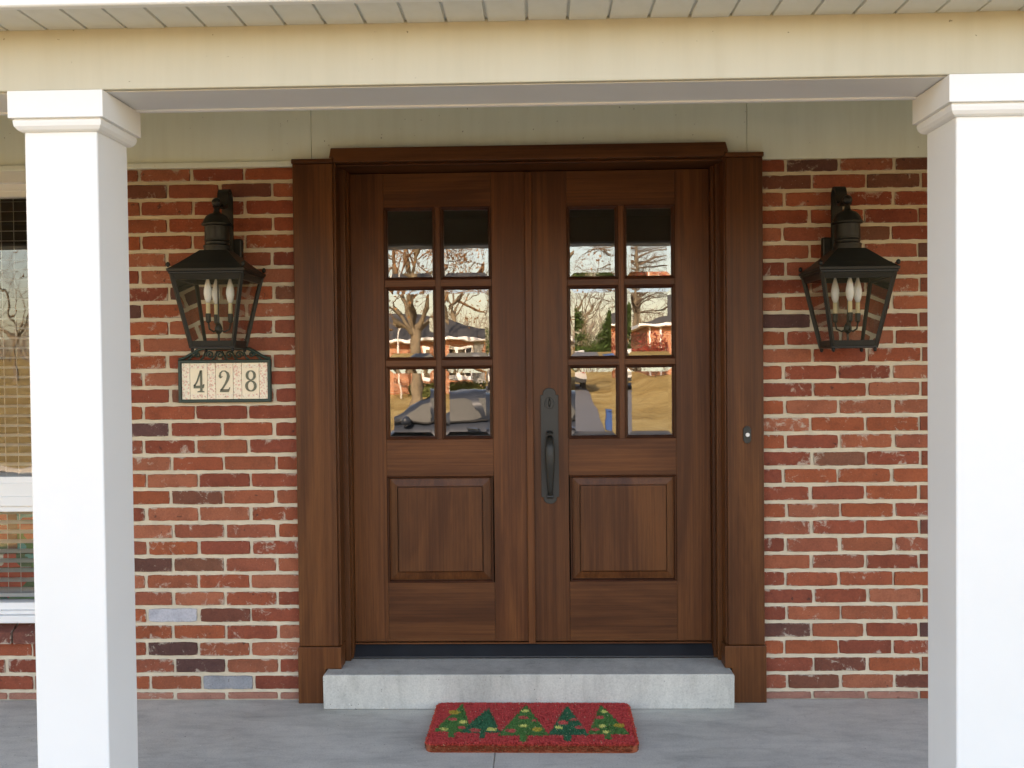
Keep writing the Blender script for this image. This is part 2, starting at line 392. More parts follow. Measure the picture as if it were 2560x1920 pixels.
def mat_lawn():
    mt, t, out = new_mat('dormant_lawn'); v = coords(t)
    n1 = noise(t, coords(t, (1, 1.0, 1)), .45, 6, .68, .8); n2 = noise(t, v, 3.5, 5, .7); n3 = noise(t, v, 60, 3, .6)
    c = ramp(t, n1, [(.32, (.30,.20,.075)), (.46, (.45,.32,.13)), (.58, (.54,.405,.18)), (.72, (.64,.52,.28))]).outputs[0]
    c = mixc(t, .7, c, ramp(t, n2, [(.3, (.62, .60, .5)), (.5, (1, 1, 1)), (.75, (1.2, 1.15, 1.05))]).outputs[0], 'MULTIPLY')
    c = mixc(t, .5, c, ramp(t, n3, [(.3, (.6, .6, .5)), (.6, (1.1, 1.1, 1.1))]).outputs[0], 'MULTIPLY')
    pbsdf(t, out, c, .95, bump(t, math_(t, 'ADD', n2, n3), .8, .03), spec=.1); return mt
M['lawn'] = mat_lawn()
tag(mb.build('ground', M['lawn'], recalc=False, smooth=True), kind='structure')
tag(MB().box(-90, 90, -14.55, -9.55, -.70, -.60).build('street', M['asphalt']), kind='structure')
for (a, b) in ((-9.55, -9.40), (-14.70, -14.55)):
    tag(MB().box(-90, 90, a, b, -.70, -.485).build('kerb', M['kerb'], bevel=.015), kind='structure')
# neighbour's driveway follows the ground
mb = MB(); dy = [-14.72-.8*i for i in range(44)]
for y in dy:
    xr = lerp(1.55, 1.85, (-14.72-y)/8.8) if y > -23.5 else (lerp(1.85, 2.16, (-23.5-y)/8.7) if y > -32.2 else 2.16+.015*(-32.2-y))
    for k in range(4):
        x = xr-3.0+k*1.0; mb.v.append((x, y, gz(x, y)+.03))
for j in range(len(dy)-1):
    for k in range(3): mb.f.append((j*4+k, j*4+k+1, j*4+k+5, j*4+k+4))
tag(mb.build('driveway', M['drive'], recalc=False), kind='structure')
# walk from the porch to the street
mb = MB(); wy = [-2.02-.36*i for i in range(21)]
for y in wy:
    for x in (-.75, .75): mb.v.append((x, y, gz(x, y)+.035))
for j in range(len(wy)-1): mb.f.append((j*2, j*2+1, j*2+3, j*2+2))
tag(mb.build('front_walk', M['kerb'], recalc=False), kind='structure')

# porch floor: two slabs with a narrow joint between them
fl = bpy.data.objects.new('porch_floor', None); link(fl); tag(fl, kind='structure')
MB().box(-6, -.1710, -1.98, -.002, -.42, 0).build('slab', M['concrete'], fl, bevel=.006)
MB().box(-.1694, 6, -1.98, -.002, -.42, 0).build('slab', M['concrete'], fl, bevel=.006)

# ------------------------------------------------------------------ the brick house
house = thing('brick_house', 'red brick house front with dark wooden double door under a white porch', 'house')
P_, Z1, PX = .0715, 2.1817, .2222        # course height, top joint, brick pitch
WX0, WX1, WZ0, WZ1 = -3.10, -1.90, .345, 2.235   # window opening
mb = MB()
mb.box(-6.5, WX0, .007, .30, -.45, 2.26); mb.box(WX0, WX1, .007, .30, -.45, .30); mb.box(WX1, -.86, .007, .30, -.45, 2.26)
mb.box(.80, 6.5, .007, .30, -.45, 2.26); mb.box(-.86, .80, .05, .30, -.45, .14)
wall = mb.build('brick_wall', M['mortar'], house)
# brick pieces: a few ragged outlines, shared
def brick_mesh(seed, hx=.1052, hz=.0288):
    rd = random.Random(seed); pts = []
    n1, n2 = 7, 2
    for k in range(n1): pts.append((lerp(-hx, hx, k/n1), -hz))
    for k in range(n2): pts.append((hx, lerp(-hz, hz, k/n2)))
    for k in range(n1): pts.append((lerp(hx, -hx, k/n1), hz))
    for k in range(n2): pts.append((-hx, lerp(hz, -hz, k/n2)))
    q = []
    for (x, z) in pts:
        cx = abs(abs(x)-hx) < 1e-6 and abs(abs(z)-hz) < 1e-6
        j = rd.uniform(-.0009, .0019)
        if rd.random() < .10: j += rd.uniform(.001, .004)
        if cx: j = rd.uniform(.001, .0045)
        q.append((x - math.copysign(j if abs(abs(x)-hx) < 1e-6 else 0, x), z - math.copysign(j if abs(abs(z)-hz) < 1e-6 else 0, z)))
    n = len(q); b = MB()
    outer = [(x, .002, z) for x, z in q]; back = [(x, .03, z) for x, z in q]
    inner = [(x*(1-.0022/hx), rd.uniform(-.0012, .0002), z*(1-.0022/hz)) for x, z in q]
    b.v = inner + outer + back; b.f.append(tuple(range(n)))
    for i in range(n):
        j = (i+1) % n; b.f.append((i, n+i, n+j, j)); b.f.append((n+i, 2*n+i, 2*n+j, n+j))
    return b
bmeshes = [brick_mesh(100+k).mesh('brick', M['brick']) for k in range(10)]
bstuff = MB()
REDS = [(.275, .072, .036), (.295, .088, .045), (.245, .062, .034), (.31, .102, .056), (.225, .058, .034), (.265, .078, .044), (.30, .080, .036)]
BROWN = [(.165, .060, .037), (.18, .072, .044), (.155, .052, .034)]; DARK = [(.095, .044, .038), (.12, .050, .038)]
OVERRIDE = [(-1.63, .375, (.42, .42, .46)), (-1.39, .09, (.26, .27, .29)), (-1.62, .232, DARK[0]), (-1.50, .16, DARK[0]), (-1.12, .16, DARK[1]),
            (-1.66, .59, DARK[1]), (-1.62, 1.12, (.12, .055, .05)), (-1.36, .87, BROWN[0]), (1.255, .93, BROWN[0]), (1.255, .37, BROWN[1]), (.96, .295, DARK[1]),
            (.96, 1.59, DARK[0]), (1.10, 2.21, DARK[1]), (1.01, 2.145, BROWN[0]), (-1.50, 1.70, DARK[1]), (-1.23, 2.145, BROWN[2]), (1.12, .09, BROWN[0]), (1.52, .09, BROWN[2]),
            (-1.55, .445, BROWN[1]), (-1.33, .375, BROWN[2]), (1.26, .155, BROWN[2])]
def brick_color(x, z, rd):
    for (ox, oz, c) in OVERRIDE:
        if abs(ox-x) < .085 and abs(oz-z) < .034: return c
    t = rd.random()
    c = rd.choice(REDS) if t < .955 else (rd.choice(BROWN) if t < .997 else rd.choice(DARK))
    k = rd.uniform(.88, 1.12); c = tuple(v*k for v in c)
    if z < .04: c = tuple(lerp(v, m_, .4) for v, m_ in zip(c, (.42, .27, .22)))
    return c
def lay(x0, x1, z0, z1, odd, even, single, rd):
    """running bond between x0 and x1; single(x, z) says whether a brick is an object of its own"""
    for c in range(1, 33):
        zt = Z1 + P_*(2-c) - .0074; zb = Z1 + P_*(1-c) + .0064
        zt, zb = min(zt, z1), max(zb, z0)
        if zt-zb < .012: continue
        off = odd if c % 2 else even
        off += rd.uniform(-.007, .007)
        k0 = math.floor((x0-off)/PX)-1
        k = k0
        while True:
            a = off+k*PX+.0045+rd.uniform(-.0025, .0025); b = off+(k+1)*PX-.0045+rd.uniform(-.0025, .0025); k += 1
            if a > x1: break
            a, b = max(a, x0), min(b, x1)
            if b-a < .02: continue
            cx, cz = (a+b)/2, (zt+zb)/2; dz = rd.uniform(-.0012, .0012); dy = rd.uniform(-.0015, .0025)
            if single(cx, cz):
                o = bpy.data.objects.new('brick', rd.choice(bmeshes)); link(o, wall)
                o.location = (cx, dy, cz+dz); o.scale = ((b-a)/.2104, 1, (zt-zb)/.0576)
                o.rotation_euler = (0, rd.uniform(-.004, .004), 0)
                if rd.random() < .5: o.scale.x *= -1; o.scale.z *= -1
                o.color = (*brick_color(cx, cz, rd), 1)
            else: bstuff.box(a, b, dy, .03, zb, zt)
rd = random.Random(21)
vis = lambda x, z: (-1.80 < x < -.98) or (.90 < x < 1.66) or (-2.42 < x < -2.05 and z < .35)
lay(WX1, -.95, 0, 2.238, -1.663, -1.553, vis, rd)
lay(.86, 6.4, 0, 2.238, 1.021, 1.132, vis, rd)
lay(-6.4, WX0, 0, 2.238, -1.663, -1.553, vis, rd)
lay(WX0, WX1, 0, .244, -1.663-.05, -1.553-.05, vis, rd)
# sloping brick sill under the window
for k in range(6):
    a, b = -3.12+k*.2222+.005, -3.12+(k+1)*.2222-.005
    o = MB().prism([(-.032, .247), (-.032, .297), (.045, .337), (.045, .247)], a, b, 'x').build('brick', M['brick'], wall, bevel=.003)
    o.color = (*rd.choice([(.2, .06, .036), (.16, .055, .04), (.24, .066, .034)]), 1)
tag(bstuff.build('brick_field', M['brick_far'], wall, bevel=0), kind='stuff')

# frieze boards above the brick, wall behind, ceiling
MB().box(-6.5, 6.5, .02, .30, 2.262, 2.75).build('upper_wall', M['mortar'], house)
for (a, b) in ((-6.4, -.9365), (-.9345, .868), (.870, 6.4)):
    MB().box(a, b, -.006, .018, 2.240, 2.505).build('frieze_board', M['frieze'], house, bevel=.0015)
MB().box(-6.4, -1.012, -.022, -.0065, 2.238, 2.262).build('frieze_trim', M['frieze'], house, bevel=.004)
M['ceil'] = simple('ceiling_paint', (.38, .38, .31), .6, .05, 4, .08, 90)
for k in range(14):   # porch ceiling boards
    y0 = -1.428+k*.102
    MB().box(-6.4, 6.4, y0+.002, y0+.100, 2.505, 2.53).build('ceiling_board', M['ceil'], house, bevel=.003)
# main volume behind: side and rear walls, roof
MB().box(-6.5, -6.2, .31, 9, -.45, 2.75).box(6.2, 6.5, .31, 9, -.45, 2.75).box(-6.5, 6.5, 9.01, 9.3, -.45, 2.75).build('rear_wall', M['mortar'], house)
mb = MB()
mb.add([(-6.4, .31, -.02), (6.1, .31, -.02), (6.1, 5, -.02), (-6.1, 5, -.02), (-6.1, .31, 2.74), (6.1, .31, 2.74), (6.1, 5, 2.74), (-6.1, 5, 2.74)], [(0, 1, 2, 3), (4, 7, 6, 5), (1, 5, 6, 2), (3, 2, 6, 7), (0, 3, 7, 4)])
mb.build('interior_wall', M['room'], house, recalc=False)
mb = MB().prism([(-1.80, 2.43), (3.8, 6.0), (9.9, 2.43), (9.9, 2.56), (3.8, 6.13), (-1.80, 2.56)], -6.9, 6.9, 'x')  # unseen roof, its ridge raised so the shade reaches street and parked car
mb.prism([(.31, 2.76), (3.8, 5.9), (9.3, 2.76)], -6.5, -6.3, 'x').prism([(.31, 2.76), (3.8, 5.9), (9.3, 2.76)], 6.3, 6.5, 'x')
mb.build('roof', M['shingle'], house)

# ---- door frame
fr = part_empty('door_frame', house)
ZT = 2.232
for s, (xi, xo) in ((-1, (-.842, -1.008)), (1, (.774, .924))):
    a, b = min(xi, xo), max(xi, xo)
    MB().box(a, b, -.045, .03, .2375, 2.243).build('casing', M['wood_v'], fr, bevel=.004)
    MB().box(a-.004, b+.004, -.052, .03, 2.2435, 2.262).build('casing_cap', M['wood_h'], fr, bevel=.004)
    # plinth block, notched round the step
    if s < 0: pl = [(-1.012, 0.001), (-.896, 0.001), (-.896, .1455), (-.830, .1455), (-.830, .237), (-1.012, .237)]
    else: pl = [(.928, 0.001), (.786, 0.001), (.786, .1455), (.757, .1455), (.757, .237), (.928, .237)]
    MB().prism(pl, -.055, .03).build('plinth', M['wood_v'], fr, bevel=.003)
# jambs: face strip, then the stop next to the door
MB().box(-.858, -.8105, .055, .20, .1455, 2.262).build('jamb', M['wood_v'], fr, bevel=.003)
MB().box(.749, .796, .055, .20, .1455, 2.262).build('jamb', M['wood_v'], fr, bevel=.003)
MB().box(-.8102, -.806, .095, .20, .1475, 2.24).build('door_stop', M['wood_v'], fr)
MB().box(.738, .7487, .095, .20, .1475, 2.24).build('door_stop', M['wood_v'], fr)
MB().box(-.8415, -.8385+.006, -.03, .054, .24, 2.25).build('reveal', M['wood_v'], fr)
MB().box(.7675, .7735, -.03, .054, .24, 2.25).build('reveal', M['wood_v'], fr)
MB().box(-.835, .767, -.012, .20, ZT+.004, 2.2455).build('head_jamb', M['wood_h'], fr, bevel=.003)
MB().prism([(-.853, 2.2635), (-.836, 2.2635), (-.836, 2.246), (.768, 2.246), (.768, 2.2635), (.784, 2.2635), (.773, 2.304), (-.846, 2.304)], -.054, .054).build('head_casing', M['wood_h'], fr, bevel=.003)
# threshold
MB().prism([(.098, .1445), (.098, .151), (.104, .156), (.150, .196), (.150, .1445)], -.836, .7455, 'x').build('threshold', M['thresh'], fr, bevel=.002)
MB().box(-.8055, .7375, .130, .20, .1965, .2025).build('threshold_strip', M['wood_h'], fr)

# ---- door leaves
Y0 = .14
def ledge(mb, x0, x1, z0, z1): return mb.box(x0, x1, Y0, Y0+.044, z0, z1)
def leaf(x0, x1, cols, rows, pan, fld, name='door'):
    d = part_empty(name, house, (0, 0, 0))
    z0, z1 = .2055, ZT
    cl, cr = cols[0][0]-.014, cols[-1][1]+.014
    pl_, pr_ = min(pan[0], cl), max(pan[1], cr)
    B = .0012
    ledge(MB(), x0, pl_-.0004, z0, z1).build('stile', M['wood_v'], d, bevel=B)
    ledge(MB(), pr_+.0004, x1, z0, z1).build('stile', M['wood_v'], d, bevel=B)
    tz = rows[0][1]+.013; bz = rows[-1][0]-.013
    for (a, b) in ((tz, z1), (pan[3], bz), (z0, pan[2])):
        ledge(MB(), pl_, pr_, a+.0003, b-.0003).build('rail', M['wood_h'], d, bevel=B)
    # muntins
    ledge(MB(), cols[0][1]+.0135, cols[1][0]-.0135, bz+.0003, tz-.0003).build('muntin', M['wood_v'], d, bevel=B)
    for k in range(2):
        a, b = rows[k+1][1]+.0132, rows[k][0]-.0132
        for c in cols:
            ledge(MB(), c[0]-.0133, c[1]+.0133, a, b).build('muntin', M['wood_h'], d, bevel=B)
    if pan[0] > pl_+.001: pass
    for c in cols:
        for q in rows:
            X0, X1, ZZ0, ZZ1 = c[0]-.0136, c[1]+.0136, q[0]-.0134, q[1]+.0134
            MB().ring(X0, X1, ZZ0, ZZ1, [(0, Y0+.001), (0, Y0-.0045), (.0022, Y0-.0062), (.0048, Y0-.0045), (.0062, Y0+.0005), (.0078, Y0+.0010), (.0116, Y0+.009), (.0132, Y0+.012), (.0134, Y0+.0215)]).build('glazing_bead', M['wood_bead'], d, recalc=False, smooth=False)
            # bevelled pane
            o = MB().ring(c[0]-.004, c[1]+.004, q[0]-.004, q[1]+.004, [(0, Y0+.0200), (.021, Y0+.0193)], fill=True).build('pane', M['glass'], d, recalc=False)
    # raised panel with moulding
    a, b, e, g = pan
    MB().ring(a, b, e, g, [(0, Y0+.002), (0, Y0-.004), (.003, Y0-.0062), (.0065, Y0-.0040), (.009, Y0+.0035), (.0105, Y0+.0125)]).build('panel_moulding', M['wood_bead'], d, recalc=False)
    ins = fld[0]-a
    MB().ring(a, b, e, g, [(.0102, Y0+.0115), (.0125, Y0+.0115), (ins-.005, Y0+.0045), (ins-.0035, Y0+.0105), (ins-.001, Y0+.0105), (ins, Y0-.0005), (ins+.002, Y0-.0012)], fill=True).build('panel', M['wood_v'], d, recalc=False)
    MB().box(a, b, Y0+.022, Y0+.034, e, g).build('panel_back', M['wood_v'], d)
    return d
ROWS_L = [(1.787, 2.073), (1.441, 1.731), (1.098, 1.388)]; ROWS_R = [(1.781, 2.069), (1.4385, 1.728), (1.0955, 1.386)]
dl = leaf(-.8052, -.0478, [(-.645, -.4525), (-.4025, -.2105)], ROWS_L, (-.660, -.201, .463, .9245), (-.612, 0))
dr = leaf(-.0470, .7368, [(.1425, .3345), (.386, .576)], ROWS_R, (.133, .589, .465, .923), (.178, 0))
MB().prism([(-.0530, Y0-.001), (-.0530, Y0-.013), (-.0505, Y0-.0155), (-.0245, Y0-.0155), (-.022, Y0-.013), (-.022, Y0-.001)], .1985, ZT-.006, 'z').build('astragal', M['wood_v'], dl, bevel=.0012)
# handle set on the right leaf
HX = .0470
def plate_poly(hw, z0, z1, rr, sh):
    pts = []
    for k in range(13): a = math.pi*k/12; pts.append((HX+rr*math.cos(a), z1-rr*.78+rr*.78*math.sin(a)))
    pts += [(HX-rr, z1-sh), (HX-hw, z1-sh), (HX-hw, z0+sh), (HX-rr, z0+sh)]
    for k in range(13): a = math.pi+math.pi*k/12; pts.append((HX+rr*math.cos(a), z0+rr*.78+rr*.78*math.sin(a)))
    pts += [(HX+rr, z0+sh), (HX+hw, z0+sh), (HX+hw, z1-sh), (HX+rr, z1-sh)]
    return pts
MB().prism(plate_poly(.0385, .802, 1.302, .0275, .0295), Y0-.006, Y0-.0003).build('handle_plate', M['hardware'], dr, bevel=.0018)
pts = []
for k in range(25): a = 2*math.pi*k/24; x = math.sin(a); z = math.cos(a); pts.append((HX+.021*x*(1-.28*max(0, z)), 1.238+.025*z))
MB().prism(pts[:-1], Y0-.0105, Y0-.0062).build('lock_cover', M['hardware'], dr, bevel=.0025)
MB().tube([(HX, Y0-.0108, 1.2205), (HX, Y0-.017, 1.231), (HX, Y0-.017, 1.245), (HX, Y0-.0108, 1.257)], [.002, .0045, .0045, .002], 8).build('lock_turn', M['hardware'], dr, smooth=True)
MB().box(HX-.0165, HX+.0165, Y0-.0064, Y0-.0056, 1.109, 1.120).build('latch_slot', M['black'], dr)
MB().tube([(HX, Y0-.007, 1.114), (HX, Y0-.024, 1.112), (HX, Y0-.044, 1.104)], [.011, .013, .010], 8, flat=(1.1, .35)).build('thumb_latch', M['hardware'], dr, smooth=True)
gp = [(0.0062, 1.088), (.026, 1.088), (.046, 1.076), (.056, 1.050), (.0585, 1.015), (.056, .975), (.049, .935), (.041, .895), (.034, .862), (.027, .846), (.0062, .842)]
MB().tube([(HX, Y0-d_, z_) for d_, z_ in gp], [.015, .014, .0155, .0195, .0215, .0195, .0165, .0135, .0115, .011, .012], 14, flat=(1.0, .62)).build('pull_handle', M['hardware'], dr, smooth=True)
MB().tube([(HX-.0125, Y0-.022, .836), (HX+.0125, Y0-.022, .836)], .0085, 10).build('handle_foot', M['hardware'], dr, smooth=False)

# ---- front window beside the porch column (only its edge shows)
wn = part_empty('window', house)
MB().ring(WX0, WX1, .337, 2.2375, [(0, .06), (0, -.012), (.048, -.016), (.050, .004), (.078, .004), (.080, .06)]).build('frame', M['white'], wn, recalc=False)
MB().box(WX0-.02, WX1+.02, -.045, .055, .338, .372).build('sill', M['white'], wn, bevel=.006)
MB().box(WX0+.05, WX1-.05, .006, .058, .832, .925).build('meeting_rail', M['white'], wn, bevel=.004)
MB().box(WX0+.05, WX1-.05, -.002, .005, .826, .868).build('rail_lip', M['white'], wn, bevel=.003)
MB().ring(WX0+.076, WX1-.076, .372, .832, [(0, .050), (0, .012), (.03, .012), (.032, .05)]).build('sash', M['white'], wn, recalc=False)
MB().ring(WX0+.076, WX1-.076, .920, 2.165, [(0, .050), (0, .012), (.03, .012), (.032, .05)]).build('sash', M['white'], wn, recalc=False)
MB().ring(WX0+.09, WX1-.09, .39, .82, [(0, .040)], fill=True).build('pane', M['wglass'], wn, recalc=False)
MB().ring(WX0+.09, WX1-.09, .93, 2.15, [(0, .040)], fill=True).build('pane', M['wglass'], wn, recalc=False)
sl = MB().add([(WX0+.09, -.022, -.006), (WX1-.09, -.022, -.006), (WX1-.09, 0, .0015), (WX0+.09, 0, .0015), (WX1-.09, .022, .004), (WX0+.09, .022, .004)], [(0, 1, 2, 3), (3, 2, 4, 5)]).mesh('blind_slat', M['blind'])
for k in range(41):
    o = bpy.data.objects.new('blind_slat', sl); link(o, wn); o.location = (0, .085, .455+k*.0418)
MB().box(WX0+.09, WX1-.09, .065, .105, .425, .442).build('blind_rail', M['blind'], wn, bevel=.003)
for x in (-2.29, -2.235, -2.75): MB().tube([(x, .061, .44), (x, .061, 2.15)], .0012, 5).build('blind_cord', M['blind'], wn)
# wrapped presents inside the window
for k, (x0, x1, z0, z1, lb) in enumerate(((-2.72, -2.05, .372, .60, 'wrapped present with red and green squares behind the blind, lower of two'), (-2.60, -2.00, .602, .80, 'wrapped present with teal and white squares behind the blind, upper of two'))):
    g = thing('gift_box', lb, 'gift box', ((x0+x1)/2, .215, z0), 'presents behind the window blind')
    hx = (x1-x0)/2
    MB().box(-hx, hx, -.09, .09, 0, z1-z0-.06).build('box_body', mat_paper('wrapping_paper_%d' % k, k), g, bevel=.004)
    MB().box(-hx-.004, hx+.004, -.094, .094, z1-z0-.0595, z1-z0).build('box_lid', mat_paper('lid_paper_%d' % k, k+1), g, bevel=.004)
    MB().box(-.02, .02, -.097, -.0945, 0.001, z1-z0-.001).build('ribbon', M['darkred'], g)
MB().box(WX0, WX1, .17, .37, .352, .371).build('window_board', M['white'], wn)

# ------------------------------------------------------------------ porch: columns, beam, soffit
porch = thing('porch', 'white porch frame of square columns and shade-toned cream beam under a narrow soffit', 'porch')
def column(x0, x1):
    c = part_empty('column', porch)
    y0, y1 = -1.630, -1.442
    MB().box(x0, x1, y0, y1, .17, 2.026).build('shaft', M['white'], c, bevel=.005, seg=3)
    MB().box(x0-.025, x1+.025, y0-.025, y1+.025, 0.0, .17).build('base', M['white'], c, bevel=.008)
    mb = MB(); prof = [(.000, 2.012), (.006, 2.013), (.012, 2.017), (.0175, 2.025), (.0195, 2.034), (.0195, 2.0395), (.017, 2.0405), (.017, 2.0425), (.0275, 2.0435), (.0275, 2.1110)]
    vs_, fs = [], []
    for (d, z) in prof:
        vs_ += [(x0-d, y0-d, z), (x1+d, y0-d, z), (x1+d, y1+d, z), (x0-d, y1+d, z)]
    for k in range(len(prof)-1):
        for i in range(4): j = (i+1) % 4; fs.append((k*4+i, k*4+j, k*4+4+j, k*4+4+i))
    k = (len(prof)-1)*4; fs += [(3, 2, 1, 0), (k, k+1, k+2, k+3)]
    mb.add(vs_, fs).build('capital', M['white'], c, bevel=.0012)
    return c
column(-1.3055, -1.1175); column(1.0465, 1.2345)
for x in (-4.4, 4.15): column(x, x+.188)
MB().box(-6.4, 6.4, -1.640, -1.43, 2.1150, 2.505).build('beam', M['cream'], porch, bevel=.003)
MB().box(-6.4, 6.4, -1.6250, -1.445, 2.1130, 2.1148).build('beam_underside', M['white'], porch)
MB().box(-6.4, 6.4, -1.444, -1.424, 2.108, 2.124).build('beam_bead', M['white'], porch, bevel=.005)
sp2 = MB().prism([(-.0465, 0), (.0465, 0), (.0475, .008), (.0505, .008), (.0505, .013), (-.0505, .013), (-.0505, .008), (-.0475, .008)], -1.790, -1.6405, 'y').mesh('soffit_panel', M['vinyl'])
ps = random.Random(5)
for k in range(-58, 59):
    o = bpy.data.objects.new('soffit_panel', sp2); link(o, porch); o.location = (.031+k*.1012, 0, 2.268+ps.uniform(-.0008, .0008))
MB().prism([(-1.786, 2.266), (-1.806, 2.266), (-1.810, 2.270), (-1.810, 2.425), (-1.786, 2.425)], -6.9, 6.9, 'x').build('fascia', M['white'], porch, bevel=.002)

# ------------------------------------------------------------------ step
st = MB(); poly = [(-.892, .001), (.7815, .001), (.7830, .137), (.777, .1435), (-.887, .1435), (-.8935, .137)]
st.prism(poly, -.127, .097)
sto = st.build('concrete_step', M['step_conc'], bevel=.006, seg=3)
tag(sto, 'grey concrete step block in front of the wooden double door', 'step')

# ------------------------------------------------------------------ doormat
MC = (-.036, -.356); MW, MH, MT = .386, .222, .034
mat = thing('doormat', 'red coir doormat printed with five green Christmas trees on the porch floor', 'doormat', (MC[0], MC[1], 0.0005))
mat.rotation_euler = (0, 0, R(-.5))
def rrect(hx, hy, rr, n=6):
    pts = []
    for (sx, sy, a0) in ((1, 1, 0), (-1, 1, 90), (-1, -1, 180), (1, -1, 270)):
        for k in range(n+1):
            a = R(a0+90*k/n); pts.append((sx*(hx-rr)+rr*math.cos(a), sy*(hy-rr)+rr*math.sin(a)))
    return pts
M['matbase'] = simple('coir_base', (.30, .075, .03), .95, .3, 60, .8, 300)
MB().prism(rrect(MW, MH, .03), 0, MT-.010, 'z').build('backing', M['matbase'], mat)
def zuv(x, y):      # drawing coordinates of the print -> mat u, v
    v = (500-y)/375.0; xl = 215+v*115; xr = 2050-v*60; return (x-xl)/(xr-xl), v
TREES = [((545, 140), (282, 398), (612, 402), (412, 470, 446), 0), ((770, 180), (515, 408), (868, 410), (685, 735, 452), 1), ((1100, 150), (845, 430), (1285, 432), (1030, 1095, 482), 0),
         ((1455, 158), (1280, 425), (1630, 428), (1415, 1478, 475), 1), ((1750, 150), (1625, 418), (1985, 412), (1765, 1825, 458), 0)]
YEL = [(470, 225, 52, 20, 1), (540, 315, 36, 13, 0), (378, 378, 36, 13, 0), (790, 378, 42, 16, 0), (1088, 210, 33, 13, 0), (1065, 347, 38, 13, 0), (1185, 378, 46, 19, 1), (1375, 360, 30, 15, 0), (1775, 215, 29, 13, 0), (1750, 348, 34, 14, 0), (1780, 398, 34, 13, 0), (1895, 342, 46, 19, 1)]
RED = [(450, 290, 42, 15), (530, 365, 32, 13), (650, 385, 46, 17), (1070, 272, 44, 16), (960, 390, 46, 16), (1415, 317, 47, 20), (1550, 360, 38, 15), (1510, 290, 32, 12), (1735, 270, 42, 16), (1690, 378, 34, 13), (1160, 300, 20, 9)]
def inv(u, v):
    y = 500-v*375; xl = 215+v*115; xr = 2050-v*60; return xl+u*(xr-xl), y
mrd = random.Random(3)
def mat_col(lx, ly):
    u_, v_ = (lx+MW)/(2*MW), (ly+MH)/(2*MH)
    x, y = inv(u_, v_); x += mrd.gauss(0, 4); y += mrd.gauss(0, 2)
    c = (.50, .062, .056)
    if v_ < .02 or v_ > .985 or u_ < .012 or u_ > .988: c = (.52, .075, .05)
    for (ap, bl, br, tr, dk) in TREES:
        inn = False
        if ap[1] <= y <= bl[1]:
            k = (y-ap[1])/(bl[1]-ap[1])
            if lerp(ap[0], bl[0], k) <= x <= lerp(ap[0], br[0], k): inn = True
        if bl[1] <= y <= tr[2] and tr[0] <= x <= tr[1]: inn = True
        if inn: c = (.035, .135, .065) if dk else (.075, .185, .05)
    base_g = c[1] > .06
    if base_g or True:
        for (a, b, rx, ry, oc) in YEL:
            if ((x-a)/rx)**2+((y-b)/ry)**2 < 1: c = (.45, .32, .05) if oc else (.60, .56, .16)
        for (a, b, rx, ry) in RED:
            if ((x-a)/rx)**2+((y-b)/ry)**2 < 1: c = (.55, .10, .08)
    k = mrd.uniform(.98, 1.38)
    if mrd.random() < .008: return (.5, .38, .25)
    return tuple(q*k for q in c)
pv, pf, pc = [], [], []
def inside(x, y, rr=.03):
    dx, dy_ = max(abs(x)-(MW-rr), 0), max(abs(y)-(MH-rr), 0); return dx*dx+dy_*dy_ <= rr*rr
NF = 42000
for k in range(NF):
    x, y = mrd.uniform(-MW, MW), mrd.uniform(-MH, MH)
    if not inside(x, y): continue
    a = mrd.uniform(0, math.pi); h_ = mrd.uniform(.0078, .0102); wd = .0026
    ex = mrd.gauss(0, .0022); ey = mrd.gauss(0, .0022)
    ed = min(MW-abs(x), MH-abs(y))
    if ed < .012: ex += math.copysign(.003, x) if MW-abs(x) < .012 else 0; ey += math.copysign(.003, y) if MH-abs(y) < .012 else 0; h_ *= .72
    b = len(pv); ca, sa = math.cos(a)*wd, math.sin(a)*wd; zb = MT-.0102
    pv += [(x-ca, y-sa, zb), (x+ca, y+sa, zb), (x+ca*.7+ex, y+sa*.7+ey, zb+h_), (x-ca*.7+ex, y-sa*.7+ey, zb+h_)]
    pf.append((b, b+1, b+2, b+3)); c = mat_col(x, y); pc += [c]*4
for k in range(5200):      # bristly sides
    t = mrd.uniform(0, 1); side = mrd.choice((0, 0, 0, 1, 2, 3))
    z = mrd.uniform(.002, MT-.008); wd = .0022
    if side in (0, 1): x, y, nx_, ny_ = mrd.uniform(-MW+.02, MW-.02), (-MH if side == 0 else MH), 0, (-1 if side == 0 else 1)
    else: x, y, nx_, ny_ = (-MW if side == 2 else MW), mrd.uniform(-MH+.02, MH-.02), (-1 if side == 2 else 1), 0
    b = len(pv); e = mrd.uniform(.002, .005)
    pv += [(x+ny_*wd, y+nx_*wd, z), (x-ny_*wd, y-nx_*wd, z), (x-ny_*wd+nx_*e, y-nx_*wd+ny_*e, z+mrd.uniform(0, .004)), (x+ny_*wd+nx_*e, y+nx_*wd+ny_*e, z+mrd.uniform(0, .004))]
    pf.append((b, b+1, b+2, b+3)); q = mrd.uniform(.7, 1.3); c = (.36*q, .07*q, .03*q) if mrd.random() > .12 else (.45, .28, .12); pc += [c]*4
me = bpy.data.meshes.new('pile'); me.from_pydata(pv, [], pf)
ca_ = me.color_attributes.new('col', 'FLOAT_COLOR', 'POINT'); ca_.data.foreach_set('color', [q for c in pc for q in (*c, 1.0)])
M['pile'] = mat_attr('coir_pile'); me.materials.append(M['pile'])
tag(link(bpy.data.objects.new('pile', me), mat), kind='stuff')

